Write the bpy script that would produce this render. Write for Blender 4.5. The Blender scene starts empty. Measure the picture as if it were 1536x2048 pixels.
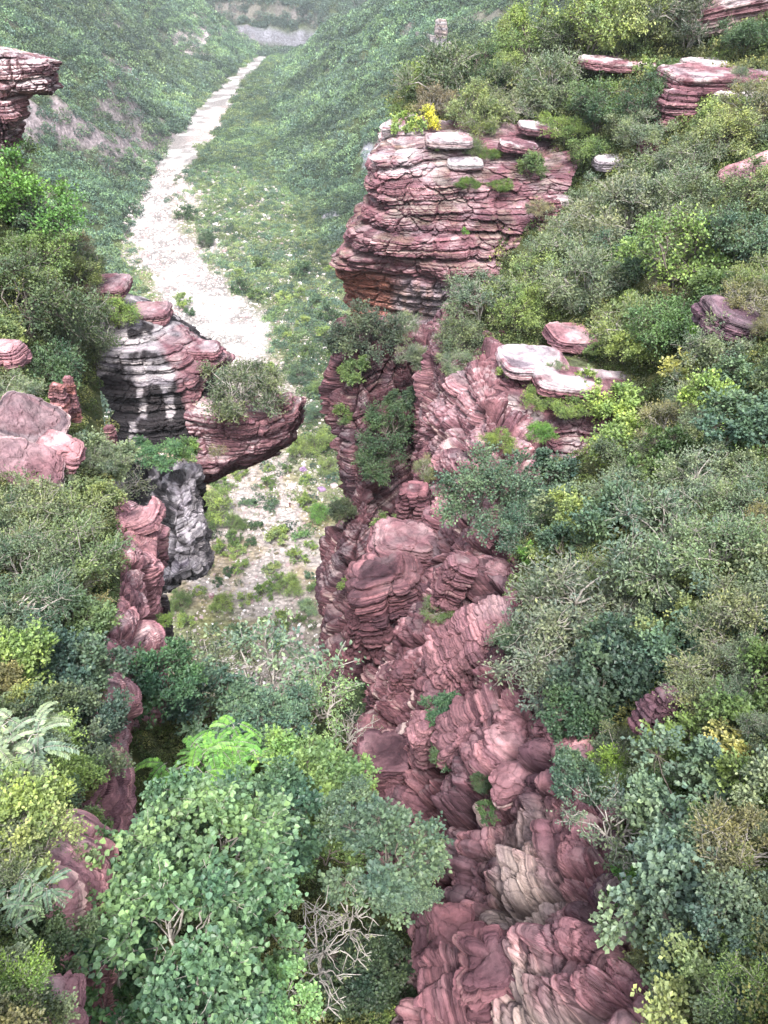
import bpy, math, random
import numpy as np
from mathutils import Vector, Matrix
from mathutils.bvhtree import BVHTree

# ---------------------------------------------------------------- camera, light, exposure
sc = bpy.context.scene
COL = sc.collection
F = 1479.0                      # focal length in photograph pixels (1536 x 2048)
PITCH = math.radians(38)
cd = bpy.data.cameras.new('camera')
cam = bpy.data.objects.new('camera', cd); COL.objects.link(cam)
cam.location = (0, 0, 0); cam.rotation_euler = (math.radians(90) - PITCH, 0, 0)
cd.sensor_fit = 'VERTICAL'; cd.sensor_height = 24; cd.lens = 24 * F / 2048
cd.clip_start = 0.1; cd.clip_end = 6000
sc.camera = cam

SUN_EL, SUN_AZ = math.radians(62), math.radians(178)   # azimuth from +Y, clockwise
w = bpy.data.worlds.new('World'); sc.world = w; w.use_nodes = True
nt = w.node_tree; bg = nt.nodes['Background']
sky = nt.nodes.new('ShaderNodeTexSky'); sky.sky_type = 'NISHITA'; sky.sun_disc = False
sky.sun_elevation = SUN_EL; sky.sun_rotation = SUN_AZ; sky.air_density = 1.0; sky.dust_density = 3.0; sky.ozone_density = 1.0
hs = nt.nodes.new('ShaderNodeHueSaturation'); hs.inputs['Saturation'].default_value = 0.35   # overcast: greyer sky
nt.links.new(sky.outputs[0], hs.inputs['Color']); nt.links.new(hs.outputs[0], bg.inputs[0])
bg.inputs[1].default_value = 0.135
sd = bpy.data.lights.new('sun', 'SUN'); sun = bpy.data.objects.new('sun', sd); COL.objects.link(sun)
sd.energy = 1.5; sd.angle = math.radians(11); sd.color = (1, 0.97, 0.93)
dv = Vector((math.sin(SUN_AZ) * math.cos(SUN_EL), math.cos(SUN_AZ) * math.cos(SUN_EL), math.sin(SUN_EL)))
sun.rotation_euler = dv.to_track_quat('Z', 'Y').to_euler()
sc.view_settings.view_transform = 'Standard'; sc.view_settings.look = 'None'
sc.view_settings.gamma = 1; sc.view_settings.use_curve_mapping = False
sc.view_settings.exposure = 2.08
cy = sc.cycles
cy.max_bounces = 5; cy.diffuse_bounces = 3; cy.glossy_bounces = 1; cy.transmission_bounces = 2; cy.transparent_max_bounces = 4
cy.volume_bounces = 0; cy.caustics_reflective = False; cy.caustics_refractive = False
cy.use_adaptive_sampling = True; cy.adaptive_threshold = 0.02

# ---------------------------------------------------------------- numeric helpers
def P(px, py, R):
    """point seen at photograph pixel (px, py) at R metres from the viewpoint"""
    x = (px - 768) / F; y = -(py - 1024) / F
    d = np.array([x, math.cos(PITCH) + y * math.sin(PITCH), -math.sin(PITCH) + y * math.cos(PITCH)])
    return d / np.linalg.norm(d) * R
def _h(i, j, k, s=0):
    with np.errstate(over='ignore'):
        n = (i.astype(np.int64) * 374761393 + j.astype(np.int64) * 668265263 + k.astype(np.int64) * 2147483647 + s * 974634777) & 0xffffffff
        n = ((n ^ (n >> 13)) * 1274126177) & 0xffffffff
        n = ((n ^ (n >> 16)) * 2246822519) & 0xffffffff
        n = n ^ (n >> 15)
    return n.astype(np.float64) / 4294967296.0
def noise(p, s=0):
    """value noise 0..1 on an (N,3) array"""
    f = np.floor(p); i = f.astype(np.int64); t = p - f; t = t * t * t * (t * (t * 6 - 15) + 10)
    r = 0
    for a in (0, 1):
        wa = t[:, 0] if a else 1 - t[:, 0]
        for b in (0, 1):
            wb = t[:, 1] if b else 1 - t[:, 1]
            for c in (0, 1):
                wc = t[:, 2] if c else 1 - t[:, 2]
                r = r + wa * wb * wc * _h(i[:, 0] + a, i[:, 1] + b, i[:, 2] + c, s)
    return r
def fbm(p, o=4, s=0):
    r = 0; a = 0.5; q = np.array(p, float)
    for k in range(o):
        r = r + a * (noise(q, s + k) - 0.5); q = q * 2.03 + 11.7; a *= 0.5
    return r                       # about -0.5 .. 0.5
def worley(p, s=0, pw=2.0, facet=False):
    """nearest and second cell distance, cell number; facet: a tilted plane per cell instead of a flat top"""
    f = np.floor(p); i = f.astype(np.int64); n = len(p)
    f1 = np.full(n, 99.); f2 = np.full(n, 99.); idd = np.zeros(n); fc = np.zeros(n)
    for a in (-1, 0, 1):
        for b in (-1, 0, 1):
            for c in (-1, 0, 1):
                ia, ib, ic = i[:, 0] + a, i[:, 1] + b, i[:, 2] + c
                dx = ia + _h(ia, ib, ic, s + 1) - p[:, 0]; dy = ib + _h(ia, ib, ic, s + 2) - p[:, 1]; dz = ic + _h(ia, ib, ic, s + 3) - p[:, 2]
                d = dx * dx + dy * dy + dz * dz if pw == 2 else (np.abs(dx) ** pw + np.abs(dy) ** pw + np.abs(dz) ** pw)
                m = d < f1; h = _h(ia, ib, ic, s + 4)
                f2 = np.where(m, f1, np.minimum(f2, d)); idd = np.where(m, h, idd); f1 = np.where(m, d, f1)
                if facet:
                    g = (h * 7.13 % 1 - 0.5) * dx + (h * 13.7 % 1 - 0.5) * dy + (h * 29.3 % 1 - 0.5) * dz
                    fc = np.where(m, g, fc)
    if facet: return f1 ** (1 / pw), f2 ** (1 / pw), idd, fc
    return f1 ** (1 / pw), f2 ** (1 / pw), idd
def sstep(a, b, x):
    t = np.clip((x - a) / (b - a), 0, 1); return t * t * (3 - 2 * t)
def lerp(a, b, t): return a + (b - a) * t
def catmull(A, t):
    """A (n, ...) control values, t in [0, n-1]"""
    n = len(A); i = np.clip(np.floor(t).astype(int), 0, n - 2); f = (t - i).reshape(-1, *([1] * (A.ndim - 1)))
    p1 = A[i]; p2 = A[i + 1]
    p0 = np.where((i > 0).reshape(-1, *([1] * (A.ndim - 1))), A[np.maximum(i - 1, 0)], 2 * p1 - p2)
    p3 = np.where((i < n - 2).reshape(-1, *([1] * (A.ndim - 1))), A[np.minimum(i + 2, n - 1)], 2 * p2 - p1)
    return 0.5 * (2 * p1 + (p2 - p0) * f + (2 * p0 - 5 * p1 + 4 * p2 - p3) * f * f + (3 * p1 - p0 - 3 * p2 + p3) * f ** 3)
def net(rows, nu, nv):
    """rows of control points (first index v) -> (nv, nu, 3) smooth grid"""
    A = np.array(rows, float)
    B = catmull(A, np.linspace(0, len(A) - 1, nv))
    C = catmull(np.transpose(B, (1, 0, 2)), np.linspace(0, A.shape[1] - 1, nu))
    return np.transpose(C, (1, 0, 2))

def mesh_np(name, V, Fq, smooth=True, attrs=None, mat=None):
    """V (n,3), Fq (m,k) faces of one size -> mesh"""
    me = bpy.data.meshes.new(name); V = np.asarray(V, np.float32); Fq = np.asarray(Fq, np.int32); k = Fq.shape[1]
    me.vertices.add(len(V)); me.vertices.foreach_set('co', V.ravel())
    me.loops.add(Fq.size); me.loops.foreach_set('vertex_index', Fq.ravel())
    me.polygons.add(len(Fq)); me.polygons.foreach_set('loop_start', np.arange(0, Fq.size, k, dtype=np.int32))
    try: me.polygons.foreach_set('loop_total', np.full(len(Fq), k, np.int32))
    except Exception: pass
    me.polygons.foreach_set('use_smooth', np.full(len(Fq), smooth, bool))
    me.update(calc_edges=True)
    for a, (dom, val) in (attrs or {}).items():
        val = np.asarray(val, np.float32)
        if val.ndim == 2:
            at = me.attributes.new(a, 'FLOAT_COLOR', dom)
            if val.shape[1] == 3: val = np.c_[val, np.ones(len(val), np.float32)]
            at.data.foreach_set('color', val.ravel())
        else:
            at = me.attributes.new(a, 'FLOAT', dom); at.data.foreach_set('value', val)
    if mat: me.materials.append(mat)
    return me
def grid_faces(nv, nu):
    i = np.arange(nv - 1)[:, None] * nu + np.arange(nu - 1)[None, :]
    return np.stack([i, i + 1, i + 1 + nu, i + nu], -1).reshape(-1, 4)
def link(name, me, parent=None, kind=None):
    o = bpy.data.objects.new(name, me); COL.objects.link(o)
    if parent is not None: o.parent = parent
    if kind: o['kind'] = kind
    return o
def tag(o, label, cat, group=None, kind=None):
    o['label'] = label; o['category'] = cat
    if group: o['group'] = group
    if kind: o['kind'] = kind
    return o
def empty(name, loc, label, cat, group=None, rz=0.0):
    o = bpy.data.objects.new(name, None); COL.objects.link(o); o.location = loc; o.rotation_euler = (0, 0, rz); o.empty_display_size = 0.1
    return tag(o, label, cat, group)

# ---------------------------------------------------------------- materials
class NT:
    def __init__(s, name):
        s.m = bpy.data.materials.new(name); s.m.use_nodes = True; s.t = s.m.node_tree
        s.b = s.t.nodes['Principled BSDF']; s.b.inputs['Specular IOR Level'].default_value = 0.25
    def n(s, typ, **kw):
        x = s.t.nodes.new(typ)
        for k, v in kw.items():
            if hasattr(x, k): setattr(x, k, v)
            else: x.inputs[k.replace('_', ' ')].default_value = v
        return x
    def l(s, a, b): s.t.links.new(a, b)
    def mix(s, f, a, b, typ='MIX'):
        x = s.t.nodes.new('ShaderNodeMix'); x.data_type = 'RGBA'; x.blend_type = typ
        for i, v in ((0, f), (6, a), (7, b)):
            if isinstance(v, (int, float)): x.inputs[i].default_value = v
            elif isinstance(v, tuple): x.inputs[i].default_value = (*v, 1) if len(v) == 3 else v
            else: s.l(v, x.inputs[i])
        return x.outputs[2]
    def ramp(s, fac, stops):
        r = s.t.nodes.new('ShaderNodeValToRGB'); e = r.color_ramp.elements
        while len(e) < len(stops): e.new(0.5)
        for q, (p, c) in zip(e, stops): q.position = p; q.color = (*c, 1) if len(c) == 3 else c
        s.l(fac, r.inputs[0]); return r.outputs[0]
def mat_rock():
    m = NT('rock'); m.b.inputs['Roughness'].default_value = 0.85; m.b.inputs['Specular IOR Level'].default_value = 0.2
    a = m.n('ShaderNodeAttribute', attribute_name='col'); g = m.n('ShaderNodeNewGeometry')
    def tex(sc_, scale, det, rough, warp=0.0):
        mp = m.n('ShaderNodeMapping'); mp.inputs['Scale'].default_value = sc_; m.l(g.outputs['Position'], mp.inputs['Vector'])
        n = m.n('ShaderNodeTexNoise'); n.inputs['Scale'].default_value = scale; n.inputs['Detail'].default_value = det; n.inputs['Roughness'].default_value = rough; n.inputs['Distortion'].default_value = warp; m.l(mp.outputs[0], n.inputs['Vector']); return n.outputs[0]
    hb = m.n('ShaderNodeAttribute', attribute_name='bedh'); sx = m.n('ShaderNodeSeparateXYZ'); m.l(g.outputs['Position'], sx.inputs[0]); cx = m.n('ShaderNodeCombineXYZ'); m.l(sx.outputs[0], cx.inputs[0]); m.l(sx.outputs[1], cx.inputs[1]); m.l(hb.outputs['Fac'], cx.inputs[2])
    def btex(sc_, scale, det, rough, warp=0.0):
        mp = m.n('ShaderNodeMapping'); mp.inputs['Scale'].default_value = sc_; m.l(cx.outputs[0], mp.inputs['Vector'])
        n = m.n('ShaderNodeTexNoise'); n.inputs['Scale'].default_value = scale; n.inputs['Detail'].default_value = det; n.inputs['Roughness'].default_value = rough; n.inputs['Distortion'].default_value = warp; m.l(mp.outputs[0], n.inputs['Vector']); return n.outputs[0]
    n1 = btex((0.16, 0.16, 7), 1.6, 5, 0.62, 0.1); n2 = tex((1, 1, 1), 3.5, 8, 0.7); n3 = btex((0.07, 0.07, 5), 0.8, 3, 0.6, 0.1)
    c1 = m.ramp(n1, [(0.34, (0.38, 0.36, 0.40)), (0.46, (0.9, 0.9, 0.9)), (0.55, (1.1, 1.1, 1.1)), (0.68, (1.75, 1.7, 1.65))])
    c2 = m.ramp(n2, [(0.3, (0.55, 0.55, 0.58)), (0.55, (1.05, 1.03, 1.02)), (0.75, (1.45, 1.45, 1.45))])
    c3 = m.ramp(n3, [(0.40, (0.75, 0.72, 0.78)), (0.52, (1, 1, 1)), (0.60, (1.35, 1.32, 1.28))])
    mp = m.n('ShaderNodeMapping'); mp.inputs['Scale'].default_value = (1, 1, 1.7); m.l(g.outputs['Position'], mp.inputs['Vector'])
    vw = m.n('ShaderNodeVectorMath', operation='MULTIPLY_ADD'); nn = m.n('ShaderNodeTexNoise'); nn.inputs['Scale'].default_value = 1.5; m.l(g.outputs['Position'], nn.inputs['Vector'])
    m.l(nn.outputs['Color'], vw.inputs[0]); vw.inputs[1].default_value = (0.6, 0.6, 0.5); m.l(mp.outputs[0], vw.inputs[2])
    vo = m.n('ShaderNodeTexVoronoi', feature='DISTANCE_TO_EDGE'); vo.inputs['Scale'].default_value = 0.8; m.l(vw.outputs[0], vo.inputs['Vector'])
    ck = m.ramp(vo.outputs['Distance'], [(0.0, (0.32, 0.3, 0.33)), (0.035, (0.9, 0.9, 0.9)), (0.08, (1, 1, 1))])
    c = m.mix(1.0, a.outputs['Color'], c1, 'MULTIPLY'); c = m.mix(0.85, c, c2, 'MULTIPLY'); c = m.mix(0.8, c, c3, 'MULTIPLY'); c = m.mix(0.3, c, ck, 'MULTIPLY')
    m.l(c, m.b.inputs['Base Color'])
    b = m.n('ShaderNodeBump'); b.inputs['Strength'].default_value = 0.9; b.inputs['Distance'].default_value = 0.16; m.l(n1, b.inputs['Height'])
    b2 = m.n('ShaderNodeBump'); b2.inputs['Strength'].default_value = 0.6; b2.inputs['Distance'].default_value = 0.12; m.l(n2, b2.inputs['Height']); m.l(b.outputs[0], b2.inputs['Normal'])
    b3 = m.n('ShaderNodeBump'); b3.inputs['Strength'].default_value = 0.5; b3.inputs['Distance'].default_value = 0.05; m.l(ck, b3.inputs['Height']); m.l(b2.outputs[0], b3.inputs['Normal'])
    m.l(b3.outputs[0], m.b.inputs['Normal'])
    return m.m
def mat_soil(name, c0, c1, c2, scale):
    m = NT(name); m.b.inputs['Roughness'].default_value = 0.95; m.b.inputs['Specular IOR Level'].default_value = 0.1
    g = m.n('ShaderNodeNewGeometry')
    n1 = m.n('ShaderNodeTexNoise'); n1.inputs['Scale'].default_value = scale; n1.inputs['Detail'].default_value = 9; n1.inputs['Roughness'].default_value = 0.7; m.l(g.outputs['Position'], n1.inputs['Vector'])
    c = m.ramp(n1.outputs[0], [(0.32, c0), (0.5, c1), (0.68, c2)])
    m.l(c, m.b.inputs['Base Color'])
    b = m.n('ShaderNodeBump'); b.inputs['Strength'].default_value = 1; b.inputs['Distance'].default_value = 0.3 / scale; m.l(n1.outputs[0], b.inputs['Height']); m.l(b.outputs[0], m.b.inputs['Normal'])
    return m.m
def mat_attr(name, scale, rough=0.9, strength=0.6, lo=0.7, hi=1.3):
    """colour attribute 'col' with fine grain"""
    m = NT(name); m.b.inputs['Roughness'].default_value = rough; m.b.inputs['Specular IOR Level'].default_value = 0.15
    a = m.n('ShaderNodeAttribute', attribute_name='col'); g = m.n('ShaderNodeNewGeometry')
    n1 = m.n('ShaderNodeTexNoise'); n1.inputs['Scale'].default_value = scale; n1.inputs['Detail'].default_value = 8; n1.inputs['Roughness'].default_value = 0.75; m.l(g.outputs['Position'], n1.inputs['Vector'])
    vo = m.n('ShaderNodeTexVoronoi'); vo.inputs['Scale'].default_value = scale * 1.6; m.l(g.outputs['Position'], vo.inputs['Vector'])
    c1 = m.ramp(n1.outputs[0], [(0.3, (lo,) * 3), (0.5, (1, 1, 1)), (0.7, (hi,) * 3)])
    c2 = m.ramp(vo.outputs['Distance'], [(0.0, (1.1, 1.1, 1.1)), (0.45, (1, 1, 1)), (0.8, (0.72, 0.72, 0.72))])
    c = m.mix(1.0, a.outputs['Color'], c1, 'MULTIPLY'); c = m.mix(0.8, c, c2, 'MULTIPLY'); m.l(c, m.b.inputs['Base Color'])
    b = m.n('ShaderNodeBump'); b.inputs['Strength'].default_value = strength; b.inputs['Distance'].default_value = 0.4 / scale; b.invert = True; m.l(vo.outputs['Distance'], b.inputs['Height']); m.l(b.outputs[0], m.b.inputs['Normal'])
    return m.m
def mat_leaf(name, src='obj', gloss=0.35):
    """leaf colour from the object's own colour (or the instance's tint), varied leaf by leaf"""
    m = NT(name); b = m.b; b.inputs['Roughness'].default_value = 0.45; b.inputs['Specular IOR Level'].default_value = gloss
    g = m.n('ShaderNodeNewGeometry')
    if src == 'obj': col = m.n('ShaderNodeObjectInfo').outputs['Color']
    else: col = m.n('ShaderNodeAttribute', attribute_type='INSTANCER', attribute_name='tint').outputs['Color']
    lob = m.n('ShaderNodeAttribute', attribute_name='lob')
    v = m.ramp(g.outputs['Random Per Island'], [(0, (0.62, 0.62, 0.6)), (0.5, (1, 1, 1)), (0.9, (1.35, 1.3, 1.1)), (1, (1.6, 1.55, 1.35))])
    v2 = m.ramp(lob.outputs['Fac'], [(0, (0.7, 0.78, 0.85)), (0.5, (1, 1, 1)), (1, (1.25, 1.22, 1.05))])
    nz_ = m.n('ShaderNodeTexNoise'); nz_.inputs['Scale'].default_value = 0.9; nz_.inputs['Detail'].default_value = 4; m.l(g.outputs['Position'], nz_.inputs['Vector'])
    v3 = m.ramp(nz_.outputs[0], [(0.35, (0.80, 0.90, 1.0)), (0.5, (1, 1, 1)), (0.66, (1.18, 1.15, 1.0))])
    c = m.mix(1.0, col, v, 'MULTIPLY'); c = m.mix(1.0, c, v2, 'MULTIPLY'); c = m.mix(1.0, c, v3, 'MULTIPLY')
    m.l(c, b.inputs['Base Color'])
    tr = m.n('ShaderNodeBsdfTranslucent'); ct = m.mix(1.0, c, (1.3, 1.5, 0.6), 'MULTIPLY'); m.l(ct, tr.inputs['Color'])
    mx = m.n('ShaderNodeMixShader'); mx.inputs[0].default_value = 0.22
    m.l(b.outputs[0], mx.inputs[1]); m.l(tr.outputs[0], mx.inputs[2])
    m.l(mx.outputs[0], m.t.nodes['Material Output'].inputs['Surface'])
    return m.m
def mat_plain(name, c, rough=0.8):
    m = NT(name); m.b.inputs['Roughness'].default_value = rough
    g = m.n('ShaderNodeNewGeometry'); n1 = m.n('ShaderNodeTexNoise'); n1.inputs['Scale'].default_value = 20; n1.inputs['Detail'].default_value = 5; m.l(g.outputs['Position'], n1.inputs['Vector'])
    r = m.ramp(n1.outputs[0], [(0.3, tuple(x * 0.7 for x in c)), (0.7, tuple(x * 1.3 for x in c))]); m.l(r, m.b.inputs['Base Color'])
    return m.m
M_ROCK = mat_rock()
M_SOIL = mat_soil('slope_soil', (0.02, 0.028, 0.012), (0.045, 0.055, 0.022), (0.10, 0.10, 0.045), 1.2)
M_HILL = mat_attr('hillside_ground', 0.35, lo=0.5, hi=1.5)
M_GRAVEL = mat_attr('gravel_ground', 0.5, lo=0.5, hi=1.5, strength=1.0)
M_LEAF = mat_leaf('leaf'); M_LEAFI = mat_leaf('far_leaf', 'inst', 0.2)
M_BARK = mat_plain('bark', (0.13, 0.11, 0.095)); M_TWIG = mat_plain('pale_twig', (0.34, 0.31, 0.28))

# ---------------------------------------------------------------- rock
RED = np.array([0.128, 0.060, 0.072]); PINK = np.array([0.225, 0.118, 0.132]); DARK = np.array([0.055, 0.032, 0.042])
CREAM = np.array([0.52, 0.41, 0.37]); GREY = np.array([0.30, 0.28, 0.30]); ORANGE = np.array([0.33, 0.13, 0.085])
WHITE = np.array([0.58, 0.53, 0.53]); BLACK = np.array([0.018, 0.017, 0.019]); TAN = np.array([0.29, 0.235, 0.215]); MOSS = np.array([0.05, 0.085, 0.015])
def bed(p, tilt, s):
    return p[:, 2] + tilt[0] * p[:, 0] + tilt[1] * p[:, 1] + 1.6 * fbm(p * [0.06, 0.06, 0.02], 2, s) + 0.18 * fbm(p * 0.35, 2, s + 9)
def strata(p, spec):
    """sideways relief of bedded rock at p: returns offset (m), coarse layer number, fine lamina value"""
    s = spec.get('seed', 1); k_ = spec.get('scale', 1.0)
    b = bed(p, spec.get('tilt', (0, 0)), s); off = np.zeros(len(p)); lay = None
    for i, (th, amp, gro, L) in enumerate(spec.get('beds', ((1.5, 0.55, 0.30, 7), (0.5, 0.22, 0.14, 3.5), (0.16, 0.07, 0.05, 2)))):
        th, amp, gro = th * k_, amp * k_, gro * k_
        t = b / th + 0.9 * (noise(np.c_[b / th * 0.5, p[:, 0] * 0.02, p[:, 1] * 0.02], s + 20 + i) - 0.5)
        kk = np.floor(t); f = t - kk
        if lay is None: lay = kk
        a = noise(np.c_[p[:, 0] / L + kk * 3.7, p[:, 1] / L, kk * 7.31], s + 30 + i)
        gate = sstep(0.25, 0.6, noise(np.c_[p[:, 0] / L / 1.6, p[:, 1] / L / 1.6 + kk * 1.9, kk * 5.1], s + 40 + i))
        e = np.minimum(f, 1 - f) * th
        off += amp * (2 * a - 1) + amp * 0.35 * (1 - (2 * f - 1) ** 4 - 0.8)
        off -= gro * gate * np.exp(-(e / (0.10 * th + 0.01)) ** 2)
    J = spec.get('joint', 2.6) * k_; jz = spec.get('joint_z', 2.0)
    wp = np.c_[fbm(p * (0.8 / J), 3, s + 50), fbm(p * (0.8 / J), 3, s + 51), fbm(p * (0.8 / J), 3, s + 52)] * (0.3 if spec.get('ribs') else 0.9) * J
    q = (p + wp) * [1 / J, 1 / J, 1 / (J * jz)]
    rib = spec.get('ribs', False); lj = 0.0 if rib else 1.0
    ja = spec.get('joint_amp', 0.6) * k_
    if rib:
        a_ = spec.get('turn', 0.5); q = np.c_[q[:, 0] * math.cos(a_) - q[:, 1] * math.sin(a_), q[:, 0] * math.sin(a_) + q[:, 1] * math.cos(a_), q[:, 2]]
        f1, f2, cid, fc = worley(q, s + 60, 3.0, True); d = f2 - f1
        off2 = ja * ((cid - 0.5) * 1.6 + fc * spec.get('facet', 1.4) - 1.25 * np.exp(-(d / 0.065)))
        f1b, f2b, c2, fc = worley(q * [2.1, 2.1, 3.0] + 5.3, s + 70, 3.5, True); d = f2b - f1b
        off2 += 0.27 * ja * ((c2 - 0.5) * 1.3 + fc * 1.4 - 0.7 * np.exp(-(d / 0.07)))
        f1c, f2c, c3, fc = worley(q * [5.0, 5.0, 9.0] + 2.1, s + 75, 3.5, True); d = f2c - f1c
        off2 += 0.13 * ja * ((c3 - 0.5) * 1.3 + fc * 1.6 - 0.7 * np.exp(-(d / 0.08)))
        cid = 0.6 * cid + 0.4 * c2
    else:
        f1, f2, cid = worley(q + np.c_[lay * 0.31, lay * 0.17, lay * 0.0] * lj, s + 60)
        off2 = ja * ((cid - 0.5) * 0.9 + 0.55 * (0.5 - f1)) - ja * 0.75 * np.exp(-((f2 - f1) / 0.07) ** 2)
        f1b, f2b, c2 = worley(q * 2.7 + 5.3, s + 70)
        off2 += 0.35 * ja * ((c2 - 0.5) * 0.8 + 0.5 * (0.5 - f1b)) - 0.25 * ja * np.exp(-((f2b - f1b) / 0.09) ** 2)
    off2 += spec.get('rough', 0.35) * k_ * fbm(p * 1.3 / k_, 4, s + 80)
    off2 += spec.get('bulge', 0.8) * fbm(p * 0.16, 2, s + 90)
    return off, off2, lay, b, cid
def rock_colour(p, nz, lay, b, cid, spec):
    s = spec.get('seed', 1) + 200; n = len(p)
    base, alt = spec.get('base', RED), spec.get('alt', PINK)
    t = noise(np.c_[lay * 0.77, p[:, 0] * 0.08, p[:, 1] * 0.08], s)[:, None]
    c = lerp(base, alt, sstep(0.3, 0.85, t) * spec.get('altmix', 0.8))
    c = c * lerp(0.8, 1.25, cid[:, None])
    fine = noise(np.c_[b / 0.11, p[:, 0] * 0.25, p[:, 1] * 0.25], s + 1)
    cm = sstep(0.80, 0.90, fine) * sstep(0.45, 0.65, noise(p * 0.3, s + 2)) * spec.get('cream', 0.6)
    c = lerp(c, CREAM, cm[:, None])
    gm = sstep(0.55, 0.75, noise(p * [0.5, 0.5, 0.5], s + 3) + 0.3 * fbm(p * 3, 3, s + 4)) * spec.get('grime', 0.6)
    c = lerp(c, DARK, gm[:, None])
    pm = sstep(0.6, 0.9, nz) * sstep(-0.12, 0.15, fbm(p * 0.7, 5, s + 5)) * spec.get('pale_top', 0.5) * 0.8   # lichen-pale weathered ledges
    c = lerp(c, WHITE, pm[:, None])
    mm = sstep(0.5, 0.8, nz) * sstep(-0.02, 0.1, fbm(p * 0.5, 5, s + 6)) * spec.get('moss', 0.0)
    c = lerp(c, MOSS, mm[:, None])
    if 'stain' in spec: c = spec['stain'](c, p, b)
    return np.clip(c, 0, 1)
BVH = []
def grid_normals(G):
    du = np.gradient(G, axis=1); dv = np.gradient(G, axis=0); n = np.cross(du, dv)
    return n / (np.linalg.norm(n, axis=2, keepdims=True) + 1e-9)
def cliff(name, rows, nu, nv, spec, label, cat, flip=False, thick=None, kind=None, under=False):
    """bedded rock face over a control net; its beds become the parts named rock_layer"""
    G = net(rows, nu, nv); N = -grid_normals(G)
    if flip: N = -N
    hor = np.linalg.norm(N[..., :2], axis=2, keepdims=True)
    H = np.concatenate([N[..., :2] / (hor + 1e-6), np.zeros_like(hor)], 2)
    # smooth the push directions so neighbouring columns do not cross
    for _ in range(6):
        H[1:-1] = (H[:-2] + H[2:] + 2 * H[1:-1]) / 4; H[:, 1:-1] = (H[:, :-2] + H[:, 2:] + 2 * H[:, 1:-1]) / 4
    p = G.reshape(-1, 3)
    off, off2, lay, b, cid = strata(p, spec)
    wgt = sstep(0.12, 0.45, hor.ravel())
    if spec.get('ribs'):
        S = N.copy()
        for _ in range(8):
            S[1:-1] = (S[:-2] + S[2:] + 2 * S[1:-1]) / 4; S[:, 1:-1] = (S[:, :-2] + S[:, 2:] + 2 * S[:, 1:-1]) / 4
        S /= np.linalg.norm(S, axis=2, keepdims=True)
        q = p + H.reshape(-1, 3) * (off * wgt)[:, None] + S.reshape(-1, 3) * off2[:, None]
        off = off + off2
    else:
        off = off + off2; q = p + H.reshape(-1, 3) * (off * wgt)[:, None]
    q[:, 2] += (1 - wgt) * (0.25 * off)
    q += 0.10 * spec.get('scale', 1) * np.c_[fbm(p * 2.5, 2, 5), fbm(p * 2.5, 2, 6), 0.5 * fbm(p * 2.5, 2, 7)]
    Q = q.reshape(G.shape); N2 = -grid_normals(Q)
    if flip: N2 = -N2
    fine = rock_colour(q, N2[..., 2].ravel(), lay, b, cid, spec)
    Fq = grid_faces(nv, nu)
    if flip: Fq = Fq[:, ::-1]
    c = (G[::max(1, nv // 2), nu // 2]).mean(0)
    root = bpy.data.objects.new(name, None); COL.objects.link(root); root.location = c; root.empty_display_size = 0.1
    tag(root, label, cat, kind=kind)
    th = thick or 3.0
    fl = np.floor(b / th)[Fq[:, 0]]
    # whole beds as parts
    ids = [k for k in np.unique(fl)]
    big = [k for k in ids if (fl == k).sum() > 60]
    for k in ids:
        if k not in big: fl[fl == k] = min(big, key=lambda z: abs(z - k))
    for k in big:
        ff = Fq[fl == k]; used, inv = np.unique(ff, return_inverse=True)
        me = mesh_np('rock_layer', q[used] - c, inv.reshape(-1, 4), False, {'col': ('POINT', fine[used]), 'bedh': ('POINT', b[used])}, M_ROCK)
        link('rock_layer', me, root)
    tri = np.r_[Fq[:, [0, 1, 2]], Fq[:, [0, 2, 3]]]
    BVH.append((name, BVHTree.FromPolygons([Vector(v) for v in q], tri.tolist()) if nu * nv < 60000 else BVHTree.FromPolygons([Vector(v) for v in Q[::2, ::2].reshape(-1, 3)], grid_faces(*Q[::2, ::2].shape[:2]).tolist())))
    return root, Q
_cube = {}
def cube_sphere(n):
    if n in _cube: return _cube[n]
    a = np.tan(np.linspace(-1, 1, n + 1) * math.pi / 4); vs = []; fs = []; o = 0
    u, v = np.meshgrid(a, a); one = np.ones_like(u)
    for A in ((one, u, v), (-one, -u, v), (-u, one, v), (u, -one, v), (-v, u, one), (v, u, -one)):
        g = np.stack(A, -1).reshape(-1, 3); vs.append(g); fs.append(grid_faces(n + 1, n + 1) + o); o += len(g)
    V = np.concatenate(vs); Fq = np.concatenate(fs)
    key = np.round(V, 5); _, idx, inv = np.unique(key, axis=0, return_index=True, return_inverse=True)
    V = V[idx]; Fq = inv.reshape(-1)[Fq]; V = V / np.linalg.norm(V, axis=1, keepdims=True)
    _cube[n] = (V, Fq); return V, Fq
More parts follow.
